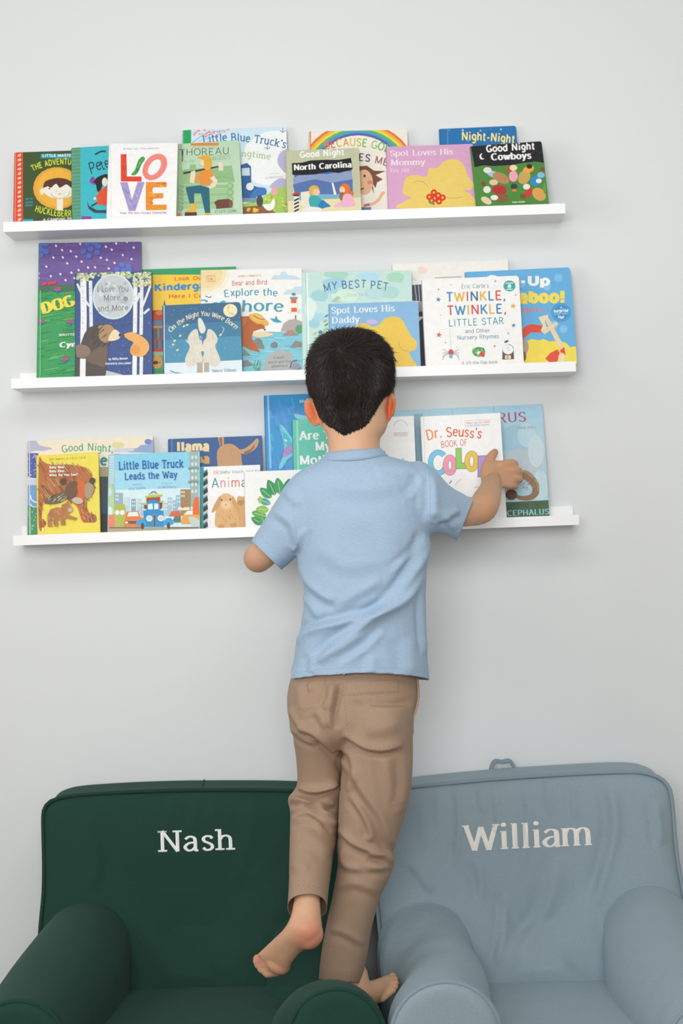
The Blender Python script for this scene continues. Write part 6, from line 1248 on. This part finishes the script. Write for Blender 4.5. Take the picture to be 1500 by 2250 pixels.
for c, x, y, ln, wd, a in (('#2f8f52', 760, 1560, 150, 90, 150), ('#3f9f50', 790, 1590, 150, 100, 110), ('#58a84c', 800, 1470, 170, 100, 165), ('#8fbf4e', 830, 1400, 150, 90, 175), ('#4aa3a0', 850, 1330, 160, 80, 160), ('#2f9a58', 860, 1260, 170, 100, 140), ('#249052', 900, 1230, 190, 110, 115), ('#2f9f5a', 960, 1220, 190, 110, 100), ('#1f8a4e', 1030, 1230, 190, 110, 80), ('#35a05a', 1090, 1250, 190, 110, 60), ('#2f8f52', 820, 1540, 140, 90, 60), ('#4aa858', 860, 1440, 150, 90, 50), ('#2f9a58', 920, 1360, 150, 90, 40), ('#8fbf4e', 740, 1330, 90, 50, 100)): leaf(c, x, y, ln, wd, a)
b = Book('dolph', 2, 0, (825, 1610), (1960, 1560), (780, 98), .012, 'G', '#2390cc', 'tall bright blue ocean book with a turquoise sea animal, left of the boy\'s head', G3, spine='#1f7fc0')
b.strokes(['#2aa6d8', '#2f86c8', '#1fa0cc', '#4a8fd0'], 60, 840, 100, 1500, 900, 40, 120, 40, 5); b.line('#8fc0ea', 22, 820, 98, 850, 930, smooth=False); b.text('#a8d8f0', 'Me', 1180, 184, 1260, 180, 36, **BOLD)
b.poly('#6fcbd8', 950, 440, 1000, 455, 1060, 540, 1110, 620, 1110, 760, 1040, 830, 980, 920, 945, 925, 960, 850, 1000, 760, 990, 600, smooth=True); b.poly('#a884c4', 1010, 700, 1100, 650, 1110, 740, 990, 800, smooth=True); b.poly('#3fb0cc', 1000, 520, 1050, 560, 1090, 660, 1030, 660, smooth=True); b.poly('#7fc9de', 1120, 310, 1200, 320, 1330, 350, 1330, 380, 1160, 370, smooth=True); b.ell('#c9e6c9', 1020, 610, 22, 10, 30); b.line('#2f5fa0', 5, 955, 440, 995, 540, 1000, 700, 960, 860)
b = Book('mother', 2, 1, (1135, 1560), (1930, 1530), (1095, 378), .011, 'G', '#5fc3ac', 'mint green book with white title lettering behind the boy\'s neck', G3, on=('dolph', 'llama'), spine='#58b8a0')
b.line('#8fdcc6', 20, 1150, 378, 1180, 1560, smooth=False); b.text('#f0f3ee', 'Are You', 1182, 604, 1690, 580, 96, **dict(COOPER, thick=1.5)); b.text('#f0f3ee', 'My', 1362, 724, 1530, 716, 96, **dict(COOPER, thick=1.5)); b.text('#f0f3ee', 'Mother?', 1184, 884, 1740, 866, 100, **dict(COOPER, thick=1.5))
b = Book('eleph', 2, 0, (128, 905), (1252, 880), (98, 75), .012, 'H', '#a9cddb', 'large pale blue book with elephant trunk and green band, rightmost on lowest ledge', G3, tr=(1190, 25))
for c, x, y, rx, ry in (('#9cc3d6', 1000, 300, 120, 120), ('#b8d3dc', 1080, 260, 70, 90), ('#b3c4c9', 1040, 480, 160, 120), ('#c3d6dc', 1150, 380, 60, 120), ('#9fcadf', 1000, 90, 200, 50), ('#bcd6de', 1180, 640, 60, 120)): b.ell(c, x, y, rx, ry)
b.line('#7fa8b8', 4, 520, 56, 526, 112, smooth=False); b.line('#7fa8b8', 4, 832, 42, 838, 100, smooth=False); b.rect('#8ab0bf', 236, 100, 300, 900); b.text('#a83f52', 'SAURUS', 640, 178, 1076, 158, 74, **dict(thick=1.05, thin=.5, serif=.7, sth=.35, gap=.8)); b.text('#7fa0b2', 'SARA BALL', 1005, 216, 1152, 208, 20, **SERIF)  # blue-grey strip paints the shade in the gap between the books in front
b.poly('#35552f', 900, 764, 1260, 745, 1270, 900, 900, 900); b.text('#8fd0dc', 'CEPHALUS', 936, 866, 1248, 852, 42, **dict(thick=1.3, thin=.6, serif=.6, sth=.4, gap=.9)); b.line('#8a6844', 74, 1020, 545, 1090, 570, 1140, 630, 1146, 690, 1110, 725, 1050, 732, 1000, 718, taper=.35); b.line('#a5835a', 16, 1040, 520, 1110, 560, 1160, 620, 1168, 680); b.poly('#d9c9a0', 1030, 540, 1050, 500, 1062, 508, 1050, 545); b.ell('#5f3a26', 965, 706, 44, 40); b.ell('#6f4a30', 972, 704, 26, 24); b.strokes(['#70523a', '#a98660'], 16, 1060, 570, 1150, 690, -20, 16, 5, 4); b.strokes(['#4a6a3c', '#2a4826'], 14, 930, 770, 1200, 800, 40, 2, 6, 5)
b = Book('begin', 2, 1, (-115, 937), (268, 925), (-150, 130), .010, 'H', '#f2f1ef', 'white book with a small round emblem, right of the boy\'s neck', G3, on=('eleph', 'dolph', 'mother'))
for k in range(12): a = math.radians(200 + 12 * k); b.line('#9aa09c', 5, 136 + 54 * math.cos(a), 210 + 62 * math.sin(a), 136 + 54 * math.cos(a + .12), 210 + 62 * math.sin(a + .12))
b.line('#c9a598', 3, 84, 242, 190, 240, 192, 264, 84, 266, 84, 242, smooth=False); b.text('#d8a08a', 'BEGINNER BOOKS', 90, 260, 186, 257, 12, **SANS); b.ell('#ee8f2c', 6, 398, 18, 22); b.line('#6a6a6a', 4, 148, 440, 160, 436)
b = Book('colors', 2, 2, (330, 890), (930, 862), (275, 122), .011, 'H', '#f4f2f0', 'glossy white book with big pastel letters, touched by the boy\'s right hand', G3, on=('eleph', 'begin'), tr=(885, 92))
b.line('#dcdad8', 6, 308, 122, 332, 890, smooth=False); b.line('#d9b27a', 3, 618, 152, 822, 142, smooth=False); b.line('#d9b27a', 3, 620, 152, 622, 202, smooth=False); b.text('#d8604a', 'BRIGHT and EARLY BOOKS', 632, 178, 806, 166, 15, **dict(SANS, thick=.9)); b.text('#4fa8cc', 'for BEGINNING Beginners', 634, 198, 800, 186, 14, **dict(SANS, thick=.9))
b.text('#ea8f3c', 'Dr.', 336, 296, 446, 276, 78, **dict(thick=1.2, thin=.8, gap=.6, jitter=.3)); b.text('#e2602c', "Seuss's", 480, 272, 736, 288, 74, bulge=8, **dict(thick=1.15, thin=.8, gap=.7, jitter=.4)); b.text('#dc6a3c', 'BOOK OF', 440, 352, 636, 338, 48, **dict(thick=.85, gap=.8, jitter=.4))
def fatring(cx, cy, rx, ry, w_, c, a0=0, a1=360):
    for e, cc in ((6, '#6a6470'), (0, c)):
        q = [v for k in range(25) for v in (cx + rx * math.cos(math.radians(a0 + (a1 - a0) * k / 24)), cy + ry * math.sin(math.radians(a0 + (a1 - a0) * k / 24)))]
        b.line(cc, w_ + e, *q, smooth=False)
fatring(418, 466, 58, 78, 34, '#6cc5e8', 30, 318); fatring(505, 484, 32, 58, 36, '#f096ac')
b.poly('#6a6470', 547, 355, 592, 354, 594, 466, 628, 464, 630, 512, 548, 514); b.poly('#8fcc4e', 551, 358, 588, 357, 590, 470, 625, 468, 626, 508, 552, 510); fatring(668, 456, 34, 60, 34, '#ecbf36'); b.poly('#6a6470', 712, 414, 776, 410, 800, 440, 770, 480, 800, 560, 750, 574, 712, 574); b.poly('#b08fd0', 716, 418, 774, 414, 790, 444, 760, 480, 780, 556, 748, 570, 716, 570); b.line('#3a3a40', 6, 500, 622, 512, 610, 516, 598); b.line('#9a9aa0', 3, 545, 628, 590, 588); b.line('#8a8a90', 3, 690, 660, 700, 645, 720, 650, 735, 640)
for b in BOOKS.values(): b.build()
